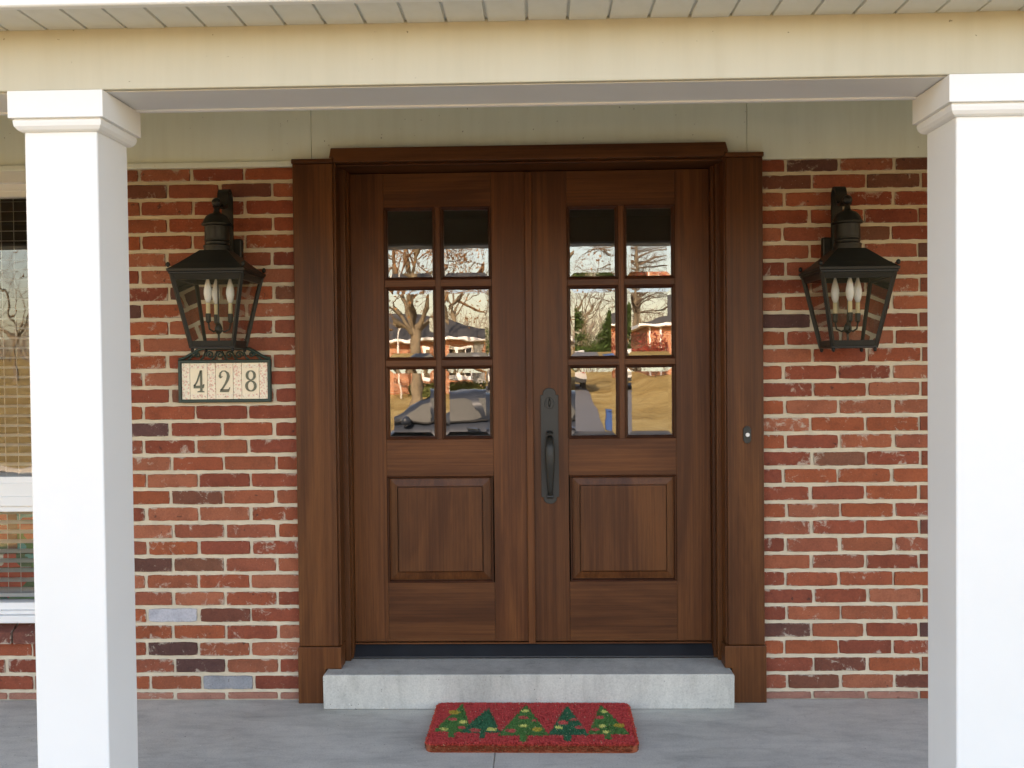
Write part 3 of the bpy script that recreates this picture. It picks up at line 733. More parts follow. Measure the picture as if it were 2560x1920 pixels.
# ------------------------------------------------------------------ wall lanterns
def lantern(cx, dz, side, label):
    g = thing('wall_lantern', label, 'lantern', (cx, 0, dz), 'matching wall lanterns either side of the door')
    AY = -.175; hw, hb = .1415, .086; zt, zb = 1.770, 1.476
    K = M['black']
    # glass cage: rails and posts
    MB().ring(-hw, hw, 0, 0, [(0, 0)]) 
    def sq(h, z): return [(-h, AY-h, z), (h, AY-h, z), (h, AY+h, z), (-h, AY+h, z)]
    mb = MB(); mb.hull4(sq(hw+.010, zt-.004), sq(hw+.012, zt+.008)); mb.hull4(sq(hw+.006, zt-.012), sq(hw+.006, zt-.0045)); mb.build('eave', K, g, bevel=.0015)
    def bars(h0, z0, h1, z1, name, t=.011):
        for i in range(4):
            a0, a1 = sq(h0, z0)[i], sq(h0, z0)[(i+1) % 4]; b0, b1 = sq(h1, z1)[i], sq(h1, z1)[(i+1) % 4]
            mid = ((a0[0]+a1[0])/2, (a0[1]+a1[1])/2); nrm = Vector((mid[0], mid[1]-AY, 0)).normalized()*t
            q = lambda p: (p[0]-nrm.x, p[1]-nrm.y, p[2])
            MB().add([a0, a1, q(a1), q(a0), b0, b1, q(b1), q(b0)], [(0,3,2,1),(4,5,6,7),(0,1,5,4),(1,2,6,5),(2,3,7,6),(3,0,4,7)]).build(name, K, g)
    fz = lambda z: hb+(hw-hb)*(z-zb)/(zt-zb)
    bars(fz(zt-.034), zt-.034, hw, zt-.0125, 'top_rail'); bars(hb, zb, fz(zb+.022), zb+.022, 'bottom_rail')
    for i in range(4):
        p0, p1 = Vector(sq(hb-.003, zb)[i]), Vector(sq(hw-.003, zt-.006)[i])
        MB().tube([p0, p1], .0095, 4).build('corner_post', K, g)
        c = sq(hw+.005, zt+.008)[i]; MB().sphere((c[0], c[1], zt+.023), .0085, 10, 6, (1, 1, 1.25)).build('corner_knob', K, g, smooth=True)
        c = sq(hb-.006, zb)[i]; MB().sphere((c[0], c[1], zb-.014), .0075, 10, 6, (1, 1, 1.2)).build('foot', K, g, smooth=True)
        a0, a1 = sq(fz(zb+.02)-.005, zb+.02)[i], sq(fz(zb+.02)-.005, zb+.02)[(i+1) % 4]; b0, b1 = sq(hw-.008, zt-.03)[i], sq(hw-.008, zt-.03)[(i+1) % 4]
        MB().add([a0, a1, b1, b0], [(0, 1, 2, 3)]).build('pane', M['lglass'], g, recalc=False)
    MB().hull4(sq(hb+.004, zb-.008), sq(hb+.004, zb-.0005)).build('bottom_plate', K, g, bevel=.002)
    # hipped roof with slight flare
    mb = MB(); lv = [(hw+.008, zt+.008), (hw*.83, zt+.032), (hw*.63, zt+.057), (.054, zt+.088)]
    for k, (h, z) in enumerate(lv): mb.v += sq(h, z)
    for k in range(len(lv)-1):
        for i in range(4): j = (i+1) % 4; mb.f.append((k*4+i, k*4+j, k*4+4+j, k*4+4+i))
    mb.f.append((12, 13, 14, 15)); mb.build('roof', K, g, recalc=False)
    # chimney
    z = zt+.078
    MB().lathe([(.052, z), (.053, z+.024), (.0545, z+.027), (.0545, z+.031), (.050, z+.034), (.046, z+.036), (.0485, z+.041), (.0485, z+.045), (.046, z+.047), (.0505, z+.052), (.0505, z+.056), (.0485, z+.058), (.0485, z+.109), (.058, z+.112), (.058, z+.115)], 0, AY, 24).build('chimney', K, g, auto=True)
    MB().lathe([(.0605, z+.115), (.0605, z+.118), (.056, z+.122), (.051, z+.135), (.043, z+.148), (.030, z+.158), (.017, z+.162), (.012, z+.170), (.011, z+.182)], 0, AY, 24).build('dome', K, g, auto=True)
    MB().sphere((0, AY, z+.205), .0195, 14, 10).build('finial', K, g, smooth=True)
    # wall plate and strap hook
    MB().box(-.055, .055, -.030, .002, 1.760, 1.925).build('wall_plate', K, g, bevel=.006)
    path = [(0, -.034, 1.80), (0, -.034, 2.085)] + [(0, -.064+.030*math.cos(R(a)), 2.085+.034*math.sin(R(a))) for a in range(15, 181, 15)] + [(0, -.097, 2.060), (0, -.110, 2.045), (0, -.130, 2.040), (0, -.158, 2.044)]
    path = [(p[0], p[1], p[2]) for p in path]
    mbs = MB(); n = len(path)
    for i, p in enumerate(path):
        t = Vector(path[min(i+1, n-1)])-Vector(path[max(i-1, 0)]); t.normalize(); nn = Vector((0, -t.z, t.y))*.006
        for (sx, sn) in ((-.022, -1), (.022, -1), (.022, 1), (-.022, 1)): mbs.v.append((sx, p[1]+nn.y*sn, p[2]+nn.z*sn))
    for i in range(n-1):
        for k in range(4): j = (k+1) % 4; mbs.f.append((i*4+k, i*4+j, i*4+4+j, i*4+4+k))
    mbs.f += [(3, 2, 1, 0), ((n-1)*4, (n-1)*4+1, (n-1)*4+2, (n-1)*4+3)]
    mbs.build('strap', K, g)
    # candle cluster
    MB().tube([(0, AY, zb), (0, AY, 1.60)], .0045, 8).build('stem', K, g)
    MB().lathe([(.005, 1.525), (.014, 1.535), (.016, 1.548), (.012, 1.56), (.006, 1.57)], 0, AY, 12).build('hub', K, g, smooth=True)
    MB().tube([(0, AY, 1.57), (0, AY, 1.74)], .003, 6).build('centre_rod', M['hardware'], g)
    a0 = {-1: 117, 1: 143}[side]
    for k in range(3):
        a = R(a0+120*k); ex, ey = .050*math.cos(a), AY+.050*math.sin(a)
        MB().tube([(0, AY, 1.545), (ex*.5, (AY+ey)/2, 1.535), (ex*.9, AY+(ey-AY)*.9, 1.545), (ex, ey, 1.572)], .0035, 6).build('candle_arm', K, g, smooth=True)
        MB().lathe([(.005, 1.57), (.010, 1.575), (.011, 1.605), (.0095, 1.607)], ex, ey, 12).build('candle_cup', K, g)
        cn = MB().lathe([(.0085, 1.6075), (.0085, 1.650)], ex, ey, 12).build('candle', M['sleeve'], g)
        MB().lathe([(.0075, 1.6505), (.013, 1.665), (.0165, 1.685), (.0160, 1.700), (.012, 1.720), (.007, 1.738), (.003, 1.752), (.001, 1.758)], ex, ey, 14).build('bulb', M['bulb'], cn, smooth=True)
    return g
lantern(-1.283, .014, -1, 'dark bronze wall lantern with three candle bulbs, above the house number')
lantern(1.226, -.012, 1, 'dark bronze wall lantern with three candle bulbs, on brick with no number plaque below')

# ------------------------------------------------------------------ house number plaque
pq = thing('number_plaque', 'green iron plaque with floral tiles reading 428 under a lantern', 'house number', (-1.3125, -.002, 1.2600))
X = [-1.4944, -1.4594, -1.3862, -1.3512, -1.2770, -1.2410, -1.1670, -1.1311]; TZ0, TZ1 = 1.2725-1.26, 1.4245-1.26
x0, x1 = X[0]+1.3125, X[-1]+1.3125
MB().ring(x0-.0135, x1+.0135, TZ0-.0135, TZ1+.0135, [(0, 0), (0, -.017), (.003, -.020), (.011, -.020), (.0135, -.0165), (.0136, 0)]).build('frame', M['iron'], pq, recalc=False)
MB().box(x0-.004, x1+.004, -.006, 0, TZ0-.004, TZ1+.004).build('back_plate', M['iron'], pq)
def arch(t): # crest outline, t 0..1 from left to right
    s = abs(2*t-1); return TZ1+.0135+ (.047 if s < .45 else lerp(.047, .004, sstep(.45, 1.0, s)))
path = [(lerp(x0-.011, x1+.011, k/40), -.010, arch(k/40)) for k in range(41)]
MB().tube(path, .0065, 8, flat=(1, 1)).build('crest_rim', M['iron'], pq, smooth=True)
def scroll(cx, cz, rr, d, turns=1.35):
    return [(cx+d*rr*(1-k/26*.75)*math.cos(R(200-360*turns*k/26)), -.010, cz+rr*(1-k/26*.75)*math.sin(R(200-360*turns*k/26))) for k in range(27)]
for i, cx in enumerate((-.115, -.062, -.020, .020, .062, .115)):
    d = 1 if cx < 0 else -1
    MB().tube(scroll(cx, TZ1+.033, .0165 if abs(cx) < .1 else .013, d), .0036, 6).build('scroll', M['iron'], pq, smooth=True)
for cx in (-.142, .142, -.09, .09, -.041, .041, 0):
    s = 1 if cx < 0 else -1
    MB().tube([(cx-.012*s, -.010, TZ1+.012), (cx, -.010, TZ1+.024), (cx+.010*s, -.010, TZ1+(.03 if abs(cx) > .13 else .05))], [.005, .0042, .003], 6).build('leaf_spray', M['iron'], pq, smooth=True)
def ribbon(pts, wds, y0, y1):
    """flat stroke of changing width"""
    b = MB(); n = len(pts)
    for i in range(n):
        p = Vector(pts[i]); t = Vector(pts[min(i+1, n-1)])-Vector(pts[max(i-1, 0)]); t.normalize(); nn = Vector((-t.y, t.x))*wds[i]/2
        for y in (y0, y1):
            b.v.append((p.x+nn.x, y, p.y+nn.y)); b.v.append((p.x-nn.x, y, p.y-nn.y))
    for i in range(n-1):
        k = i*4; b.f += [(k, k+1, k+5, k+4), (k+2, k+6, k+7, k+3), (k, k+4, k+6, k+2), (k+1, k+3, k+7, k+5)]
    return b
def digit(ch, cx, cz, w_, h_, parent):
    y0, y1 = -.0158, -.0135
    T = lambda x, z: (cx+x*w_, cz+z*h_)
    mb = MB()
    def st_(pts, wd): 
        q = ribbon([T(*p) for p in pts], [k*w_ for k in wd], y0, y1); mb.add(q.v, q.f)
    if ch == '4':
        mb.prism([T(.10, .5), T(.30, .5), T(.30, -.38), T(.10, -.38)], y0, y1)
        st_([(.16, .46), (-.18, -.02), (-.44, -.22)], [.16, .14, .14])
        mb.prism([T(-.50, -.17), T(-.42, -.13), T(-.30, -.195), T(.098, -.195), T(.098, -.32), T(-.5, -.32)], y0, y1)
        mb.prism([T(.302, -.32), T(.302, -.195), T(.40, -.13), T(.5, -.13), T(.42, -.32)], y0, y1)
        mb.prism([T(-.16, -.5), T(.48, -.5), T(.46, -.455), T(.31, -.43), T(.31, -.381), T(.09, -.381), T(.09, -.43), T(-.14, -.455)], y0, y1)
    elif ch == '2':
        st_([(-.34, .14), (-.45, .22), (-.40, .36), (-.20, .455), (.05, .455), (.27, .36), (.34, .22), (.26, .06), (.05, -.14), (-.18, -.31), (-.36, -.42)], [.18, .22, .13, .10, .11, .22, .27, .24, .18, .15, .17])
        st_([(-.27, .17), (-.30, .20)], [.18, .2])
        mb.prism([T(-.46, -.5), T(.36, -.5), T(.49, -.29), T(.44, -.28), T(.33, -.365), T(-.40, -.365)], y0, y1)
    else:
        def el(a0, a1, c0, rx, rz, wmin, wmax, ph):
            n = 32; pts = []; wd = []
            for k in range(n+1):
                a = 2*math.pi*k/n; pts.append((rx*math.cos(a), c0+rz*math.sin(a))); wd.append(lerp(wmin, wmax, abs(math.cos(a))**1.2))
            st_(pts, wd)
        el(0, 0, .245, .35, .205, .09, .24, 0); el(0, 0, -.235, .40, .225, .10, .25, 0)
    mb.build('digit', M['digit'], parent)
for k in range(7):
    a, b = X[k]+1.3125+.0006, X[k+1]+1.3125-.0006
    dg = k in (1, 3, 5)
    tl = MB().box(a, b, -.013, -.006, TZ0, TZ1).build('digit_tile' if dg else 'border_tile', M['tile_digit'] if dg else M['tile_border'], pq, bevel=.0012)
    if dg: digit({1: '4', 3: '2', 5: '8'}[k], (a+b)/2+.002, (TZ0+TZ1)/2, .046, .0925, tl)

# ------------------------------------------------------------------ doorbell
db = thing('doorbell', 'small dark doorbell plate with round white button on the door casing', 'doorbell', (.8545, -.045, 1.1070))
pts = []
for k in range(40):
    a = 2*math.pi*k/40; x, z = math.cos(a), math.sin(a)
    hx = .0155 if abs(z) < .80 else .0112
    pts.append((max(-hx, min(hx, .021*x)), .036*z))
MB().prism(pts, -.006, 0).build('plate', M['hardware'], db, bevel=.0015)
bt = MB().lathe([(.0085, 0), (.0085, .004), (.006, .0062)], 0, 0, 16).build('button', M['bulb'], db)
bt.rotation_euler = (R(90), 0, 0); bt.location = (.001, -.006, 0)
for z in (.029, -.029):
    o = MB().sphere((0, -.0065, z), .0028, 8, 6).build('screw', M['hardware'], db, smooth=True)

# ------------------------------------------------------------------ the far side of the street (seen in the door and window glass)
def far_house(name, label, x0, x1, y0, y1, zg, ze, ridge, ov=.5):
    """y0 is the front (towards the street), y1 the back"""
    h = thing(name, label, 'house', ((x0+x1)/2, (y0+y1)/2, zg)); cx, cy = h.location.x, h.location.y
    B = lambda *a: MB().box(a[0]-cx, a[1]-cx, a[2]-cy, a[3]-cy, a[4]-zg, a[5]-zg)
    B(x0, x1, y1, y0, zg-1.0, ze).build('wall', M['far_brick'], h)
    yr = (y0+y1)/2
    q = [(x0-ov, y0+ov, ze), (x1+ov, y0+ov, ze), (x1+ov, y1-ov, ze), (x0-ov, y1-ov, ze)]
    rr = (y0-y1)/2
    t_ = [(x0+rr*.9, yr, ridge), (x1-rr*.9, yr, ridge)]
    sh = lambda p, d=0: (p[0]-cx, p[1]-cy, p[2]-zg+d)
    mb = MB().add([sh(p, .16) for p in q]+[sh(p, .16) for p in t_], [(0, 1, 5, 4), (1, 2, 5), (2, 3, 4, 5), (3, 0, 4), (0, 3, 2, 1)]); mb.build('roof', M['shingle'], h)
    B(x0-ov, x1+ov, y1-ov, y0+ov, ze, ze+.155).build('eave', M['white'], h, bevel=.01)
    B(x0-ov, x1+ov, y0+ov+.002, y0+ov+.12, ze+.03, ze+.17).build('gutter', M['white'], h, bevel=.02)
    return h, B
def mat_farbrick():
    mt, t, out = new_mat('orange_brick'); v = coords(t)
    bt = t.nodes.new('ShaderNodeTexBrick'); bt.inputs['Scale'].default_value = 1.0
    for k, x in (('Color1', (.42, .165, .08, 1)), ('Color2', (.36, .13, .065, 1)), ('Mortar', (.45, .36, .27, 1))): bt.inputs[k].default_value = x
    bt.inputs['Brick Width'].default_value = .21; bt.inputs['Row Height'].default_value = .071; bt.inputs['Mortar Size'].default_value = .008
    sp = t.nodes.new('ShaderNodeSeparateXYZ'); L(t, v, sp.inputs[0]); cb = t.nodes.new('ShaderNodeCombineXYZ')
    L(t, math_(t, 'ADD', sp.outputs['X'], sp.outputs['Y']), cb.inputs[0]); L(t, sp.outputs['Z'], cb.inputs[1]); L(t, cb.outputs[0], bt.inputs['Vector'])
    pbsdf(t, out, bt.outputs['Color'], .9, spec=.2); return mt
M['far_brick'] = mat_farbrick(); M['greypanel'] = simple('grey_panel', (.25, .25, .23), .7, .1, 3, 0, 40)
hA, B = far_house('ranch_house', 'long orange brick ranch house with white picture window, mirrored in left door panes', -15.5, -1.55, -41, -50, -.02, 2.42, 3.75)
B(-2.92, -2.45, -40.995, -40.95, .5, 2.40).build('grey_panel', M['greypanel'], hA)
for (a, b) in ((-5.27, -4.55), (-4.55, -3.72), (-3.72, -2.95)):
    wq = part_empty('window', hA)
    B(a, b, -40.99, -40.93, .66, 2.2).build('surround', M['white'], wq)
    n = 2
    for i in range(n):
        xa, xb = lerp(a+.08, b-.08, i/n)+.02, lerp(a+.08, b-.08, (i+1)/n)-.02
        for j in range(2):
            za, zb = lerp(.86, 2.1, j/2)+.02, lerp(.86, 2.1, (j+1)/2)-.02
            B(xa, xb, -40.928, -40.92, za, zb).build('glass_pane', M['dkglass'], wq)
wq = part_empty('window', hA); B(-12.5, -10.6, -40.99, -40.93, .8, 2.1).build('surround', M['white'], wq)
for i in range(3): B(-12.4+i*.6, -11.88+i*.6, -40.928, -40.92, .9, 2.0).build('glass_pane', M['dkglass'], wq)
hB, B = far_house('corner_brick_house', 'orange brick house with white gutter and dark red shutter, mirrored in right door panes', 5.42, 18, -45, -57, .60, 3.06, 5.0, .45)
for (xx, yy) in ((5.5, -44.93), (6.05, -44.93)): B(xx, xx+.09, -44.99, yy, .6, 3.06).build('downspout', M['white'], hB)
B(7.15, 7.65, -44.99, -44.94, 1.3, 2.9).build('shutter', M['darkred'], hB); B(9.05, 9.55, -44.99, -44.94, 1.3, 2.9).build('shutter', M['darkred'], hB)
wq = part_empty('window', hB); B(7.66, 9.04, -44.99, -44.95, 1.25, 2.95).build('surround', M['white'], wq)
for i in range(2): B(7.74+i*.64, 8.34+i*.64, -44.948, -44.94, 1.35, 2.85).build('glass_pane', M['dkglass'], wq)

# ---- trees
def rot_about(v, axis, ang): return Matrix.Rotation(ang, 3, axis) @ v
def bare_tree(seed, H, r0, fork, levels=4, n1=8, kids=(6, 6, 5, 4), spread=55, lean=(0, 0), up=.25, tip=.45):
    rd = random.Random(seed); A, Bm = MB(), MB(); tips = []
    def grow(p, d, ln, rad, lev):
        n = 5 if lev < 2 else 3; pts = [p.copy()]; dirs = [d.copy()]; rs = [rad]
        for i in range(n):
            j = Vector((rd.gauss(0, 1), rd.gauss(0, 1), rd.gauss(0, 1)))*(.10+.05*lev)
            d = (d+j+Vector((0, 0, up*.12*(1 if lev < 3 else .2)))).normalized(); p = p+d*(ln/n); pts.append(p.copy()); dirs.append(d.copy()); rs.append(max(rad*(1-(1-tip)*(i+1)/n), .004))
        (A if lev <= 1 else Bm).tube(pts, rs, 8 if lev == 0 else (6 if lev == 1 else 3), cap=False)
        if lev >= levels: tips.append((pts[-1], d)); return
        k_ = kids[min(lev, len(kids)-1)]
        for i in range(k_):
            t = rd.uniform(.25, 1.0) if lev else rd.uniform(.35, 1.0)
            a = min(int(t*n), n-1); q = pts[a].lerp(pts[a+1], t*n-a); dd = dirs[a+1]
            ax = dd.orthogonal(); ax = rot_about(ax, dd, rd.uniform(0, 2*math.pi))
            nd = rot_about(dd, ax, R(rd.uniform(spread*.55, spread*1.15)))
            grow(q, nd, ln*rd.uniform(.42, .72), max(rs[a]*rd.uniform(.4, .6), .005), lev+1)
        tips.append((pts[-1], d))
    # trunk
    base = Vector((0, 0, -.15)); top = Vector((lean[0], lean[1], fork))
    tp = [base.lerp(top, k/6)+Vector((rd.gauss(0, .03), rd.gauss(0, .03), 0))*(k > 0) for k in range(7)]
    A.tube(tp, [r0*1.7, r0*1.2, r0*1.04, r0*.98, r0*.95, r0*.95, r0], 12, cap=False)
    for k in range(n1):
        a = 2*math.pi*k/n1+rd.uniform(-.3, .3); el_ = R(rd.uniform(35, 75)) if k else R(85)
        grow(tp[-1]-Vector((0, 0, rd.uniform(0, fork*.12))), Vector((math.cos(a)*math.cos(el_), math.sin(a)*math.cos(el_), math.sin(el_))), (H-fork)*rd.uniform(.5, .72), r0*rd.uniform(.42, .62), 1)
    return A, Bm, tips
def leaf_cards(tips, n, size, spread, seed, droop=0):
    rd = random.Random(seed); b = MB()
    for k in range(n):
        p, d = rd.choice(tips); q = p+Vector((rd.gauss(0, spread), rd.gauss(0, spread), rd.gauss(0, spread)-droop))
        a = Vector((rd.gauss(0, 1), rd.gauss(0, 1), rd.gauss(0, 1))).normalized(); c = a.orthogonal().normalized(); s = size*rd.uniform(.6, 1.4)
        b.add([q, q+a*s, q+a*s*.5+c*s*.7], [(0, 1, 2)])
    return b
oak = thing('oak_tree', 'big bare oak with russet twigs across the street, mirrored in left door panes', 'tree', (-4.72, -34.0, gz(-4.72, -34)))
A_, Bt, tips = bare_tree(5, 13, .215, 3.0, 4, 8, (6, 5, 5, 4), 52, (-.05, 0), .2)
A_.build('trunk', M['bark'], oak, smooth=True, recalc=False); Bt.build('crown', M['twig_orange'], oak, smooth=True, recalc=False)
leaf_cards(tips, 5200, .10, .16, 4).build('leaves', M['leaf_brown'], oak, recalc=False)
# straight tree with level branches behind the corner house
def tier_tree(seed, H, r0, zlow, spread, nb):
    rd = random.Random(seed); A, Bm = MB(), MB()
    A.tube([(rd.gauss(0, .03)*(k > 0), rd.gauss(0, .03)*(k > 0), lerp(-.2, H, k/10)) for k in range(11)], [lerp(r0, .02, k/10) for k in range(11)], 8, cap=False)
    for k in range(nb):
        z = lerp(zlow, H*.97, (k+rd.random())/nb); a = rd.uniform(0, 2*math.pi); ln = spread*(1-(z/H))**.75*rd.uniform(.7, 1.15)+.3
        p = Vector((0, 0, z)); d = Vector((math.cos(a), math.sin(a), rd.uniform(-.05, .35))).normalized(); pts = [p.copy()]
        for i in range(5): d = (d+Vector((rd.gauss(0, .1), rd.gauss(0, .1), rd.gauss(0, .09)))).normalized(); p = p+d*ln/5; pts.append(p.copy())
        r1 = .016+.012*ln; Bm.tube(pts, [r1*(1-.16*i) for i in range(6)], 4, cap=False)
        for i in range(1, 6):
            for _ in range(4):
                q = pts[i-1].lerp(pts[i], rd.random()); dd = (d+Vector((rd.gauss(0, .7), rd.gauss(0, .7), rd.gauss(0, .5)))).normalized(); l2 = ln*rd.uniform(.12, .3)
                e = q+dd*l2*.5+Vector((0, 0, rd.gauss(0, .05))); g_ = q+dd*l2+Vector((rd.gauss(0, .1), rd.gauss(0, .1), rd.gauss(0, .1)))
                Bm.tube([q, e, g_], [.010, .008, .005], 3, cap=False)
                for __ in range(2):
                    d3 = (dd+Vector((rd.gauss(0, .8), rd.gauss(0, .8), rd.gauss(0, .6)))).normalized(); Bm.tube([e, e+d3*l2*.6], [.007, .004], 3, cap=False)
    return A, Bm
t2 = thing('larch_tree', 'tall straight bare tree with level branches behind the corner house', 'tree', (6.33, -60, gz(6.33, -60)))
A_, Bt = tier_tree(9, 17, .21, 3.2, 5.2, 110); A_.build('trunk', M['bark'], t2, smooth=True, recalc=False); Bt.build('crown', M['twig'], t2, smooth=True, recalc=False)
# row of bare trees far behind: two shapes, copied
protoA = bare_tree(31, 11, .15, 3.5, 4, 5, (5, 4, 4, 3), 42); protoB = bare_tree(47, 12, .14, 4.5, 4, 5, (5, 4, 4, 3), 36)
PM = [(q[0].mesh('trunk', M['bark'], True, False), q[1].mesh('crown', M['twig'], True, False)) for q in (protoA, protoB)]
trd = random.Random(12)
spots = [(-26, -62), (-19, -70), (-12, -66), (-6.5, -72), (.2, -86), (3.4, -90), (4.6, -98), (9.5, -88), (13, -78), (19, -70), (-33, -58), (5.6, -112)]
for k, (x, y) in enumerate(spots):
    t_ = thing('bare_tree', 'slender bare winter tree in the row beyond the far lawns', 'tree', (x, y, gz(x, y)), 'bare trees beyond the far lawns')
    s = trd.uniform(.85, 1.15); t_.scale = (s, s, s*trd.uniform(.9, 1.1)); t_.rotation_euler = (0, 0, trd.uniform(0, 6.28))
    for nm, me_ in zip(('trunk', 'crown'), PM[k % 2]): link(bpy.data.objects.new(nm, me_), t_)
def pine(name, label, x, y, H, rad, seed, n=9000, mt='leaf_pine'):
    p = thing(name, label, 'tree', (x, y, gz(x, y))); rd = random.Random(seed)
    MB().tube([(0, 0, -.2), (0, 0, H*.5), (0, 0, H*.97)], [.16, .1, .02], 8).build('trunk', M['bark'], p, smooth=True)
    b = MB(); lobes = [(rd.uniform(0, 6.28), rd.uniform(.05, .95), rd.uniform(.75, 1.2)) for _ in range(60)]
    for k in range(n):
        a, t, s = rd.choice(lobes); rr = rad*(1-t)**.7*s
        c = Vector((math.cos(a)*rr*.62, math.sin(a)*rr*.62, H*(.08+.9*t)))
        q = c+Vector((rd.gauss(0, 1)*rr*.25, rd.gauss(0, 1)*rr*.25, rd.gauss(0, 1)*H*.035))
        d = Vector((rd.gauss(0, 1), rd.gauss(0, 1), rd.gauss(0, .7))).normalized(); c2 = d.orthogonal().normalized(); s2 = rd.uniform(.1, .24)
        b.add([q, q+d*s2, q+d*s2*.4+c2*s2*.45], [(0, 1, 2)])
    b.build('crown', M[mt], p, recalc=False); return p
pine('pine_tree', 'dense green pine at the end of the neighbouring driveway', 2.4, -72, 5.2, 2.4, 2)
pine('evergreen_tree', 'smaller olive evergreen right of the pine in front of bare trees', 6.0, -76, 4.2, 2.0, 6)
# brushy woods on the horizon, read as one mass
wr = random.Random(33); b = MB()
for k in range(1500):
    x, y = wr.uniform(-75, 75), wr.uniform(-150, -118); z = gz(x, y); h_ = wr.uniform(2, 5.5)+2.5*wr.random()**3; lx, ly = wr.gauss(0, .9), wr.gauss(0, .4)
    p0, p1, p2 = Vector((x, y, z-.2)), Vector((x+lx*.4, y+ly*.4, z+h_*.5)), Vector((x+lx, y+ly, z+h_))
    b.tube([p0, p1, p2], [.09, .06, .025], 3, cap=False)
    for _ in range(5):
        q = p0.lerp(p2, wr.uniform(.3, .95)); d = Vector((wr.gauss(0, 1), wr.gauss(0, .5), wr.uniform(.3, 1.2))).normalized()*wr.uniform(.6, 1.8)
        b.tube([q, q+d], [.04, .015], 3, cap=False)
M['brush'] = simple('grey_brush', (.27, .23, .18), .95, .3, .4, 0, 40)
tag(b.build('woods', M['brush'], recalc=False, smooth=True), 'grey brown mass of bare woods along the horizon', 'woods', kind='stuff')
# red shrub and hedge
sh = thing('red_shrub', 'red leaved shrub in front of the corner brick house', 'shrub', (5.55, -42.6, gz(5.55, -42.6)))
A_, Bt, tips = bare_tree(77, 2.3, .03, .25, 3, 9, (5, 5, 4), 38); A_.add(Bt.v, Bt.f); A_.build('stems', M['twig'], sh, recalc=False)
leaf_cards(tips, 1000, .12, .10, 8).build('foliage', M['leaf_red'], sh, recalc=False)
hd = thing('hedge', 'low clipped green hedge under the white picture window across the street', 'hedge', (-4.1, -40.2, gz(-4.1, -40.2)))
hr = random.Random(4); b = MB()
MB().box(-1.6, 2.1, -.42, .42, -.2, .40).build('core', M['leaf_hedge'], hd)
for k in range(7000):
    q = Vector((hr.uniform(-1.75, 2.25), hr.uniform(-.5, .5), hr.uniform(0, .55)+.06*math.sin(hr.uniform(0, 6))))
    d = Vector((hr.gauss(0, 1), hr.gauss(0, 1), hr.gauss(0, 1))).normalized(); c2 = d.orthogonal().normalized(); s2 = hr.uniform(.05, .11)
    b.add([q, q+d*s2, q+d*s2*.5+c2*s2*.7], [(0, 1, 2)])
b.build('foliage', M['leaf_hedge'], hd, recalc=False)
for (x, lb) in ((-6.41, 'left of two thin white poles before the ranch house'), (-6.06, 'right of two thin white poles before the ranch house')):
    pz = gz(x, -39)
    o = MB().lathe([(.045, -.3), (.04, 1.5), (.034, 2.95), (.045, 2.97), (.045, 3.0), (.01, 3.06)], 0, 0, 10).build('white_pole', M['white'], smooth=True); o.location = (x, -39, pz)
    tag(o, lb, 'pole', 'white poles before the ranch house')

# ---- vehicles and bin
def wheel(parent, x, y, rr=.32, wd=.2):
    w_ = part_empty('wheel', parent, (x, y, rr))
    def disc(prof, name, mt):
        b = MB(); seg = 22
        for (q, d) in prof:
            for i in range(seg): a = 2*math.pi*i/seg; b.v.append((q*math.cos(a), d, q*math.sin(a)))
        for k in range(len(prof)-1):
            for i in range(seg): j = (i+1) % seg; b.f.append((k*seg+i, k*seg+j, (k+1)*seg+j, (k+1)*seg+i))
        b.f.append(tuple(range(seg))); e = (len(prof)-1)*seg; b.f.append(tuple(range(e+seg-1, e-1, -1)))
        b.build(name, mt, w_, auto=True)
    h = wd/2; disc([(rr*.6, -h), (rr*.95, -h), (rr, -h*.7), (rr, h*.7), (rr*.95, h), (rr*.6, h)], 'tyre', M['tyre'])
    disc([(rr*.2, -h-.006), (rr*.62, -h-.002), (rr*.62, h+.002), (rr*.2, h+.006)], 'rim', M['alloy'])
def car_body(sections, mt, name, parent, bev=.04):
    """sections: list of (x, [(y, z), ...]) loops"""
    b = MB(); n = len(sections[0][1])
    for (x, lp) in sections:
        for (y, z) in lp: b.v.append((x, y, z))
    for k in range(len(sections)-1):
        for i in range(n): j = (i+1) % n; b.f.append((k*n+i, k*n+j, (k+1)*n+j, (k+1)*n+i))
    b.f.append(tuple(range(n))); e = (len(sections)-1)*n; b.f.append(tuple(range(e+n-1, e-1, -1)))
    return b.build(name, mt, parent, smooth=True, bevel=0)
car = thing('parked_car', 'dark blue grey hatchback parked along the street, mirrored in left door panes', 'car', (-1.58, -12.05, -.60))
def sec(hw, zlo, zhi, crown=.04): return [(-hw, zlo+.08), (-hw*.96, zlo), (hw*.96, zlo), (hw, zlo+.08), (hw*1.0, lerp(zlo, zhi, .55)), (hw*.97, zhi-.05), (hw*.86, zhi), (0, zhi+crown), (-hw*.86, zhi), (-hw*.97, zhi-.05), (-hw*1.0, lerp(zlo, zhi, .55))]
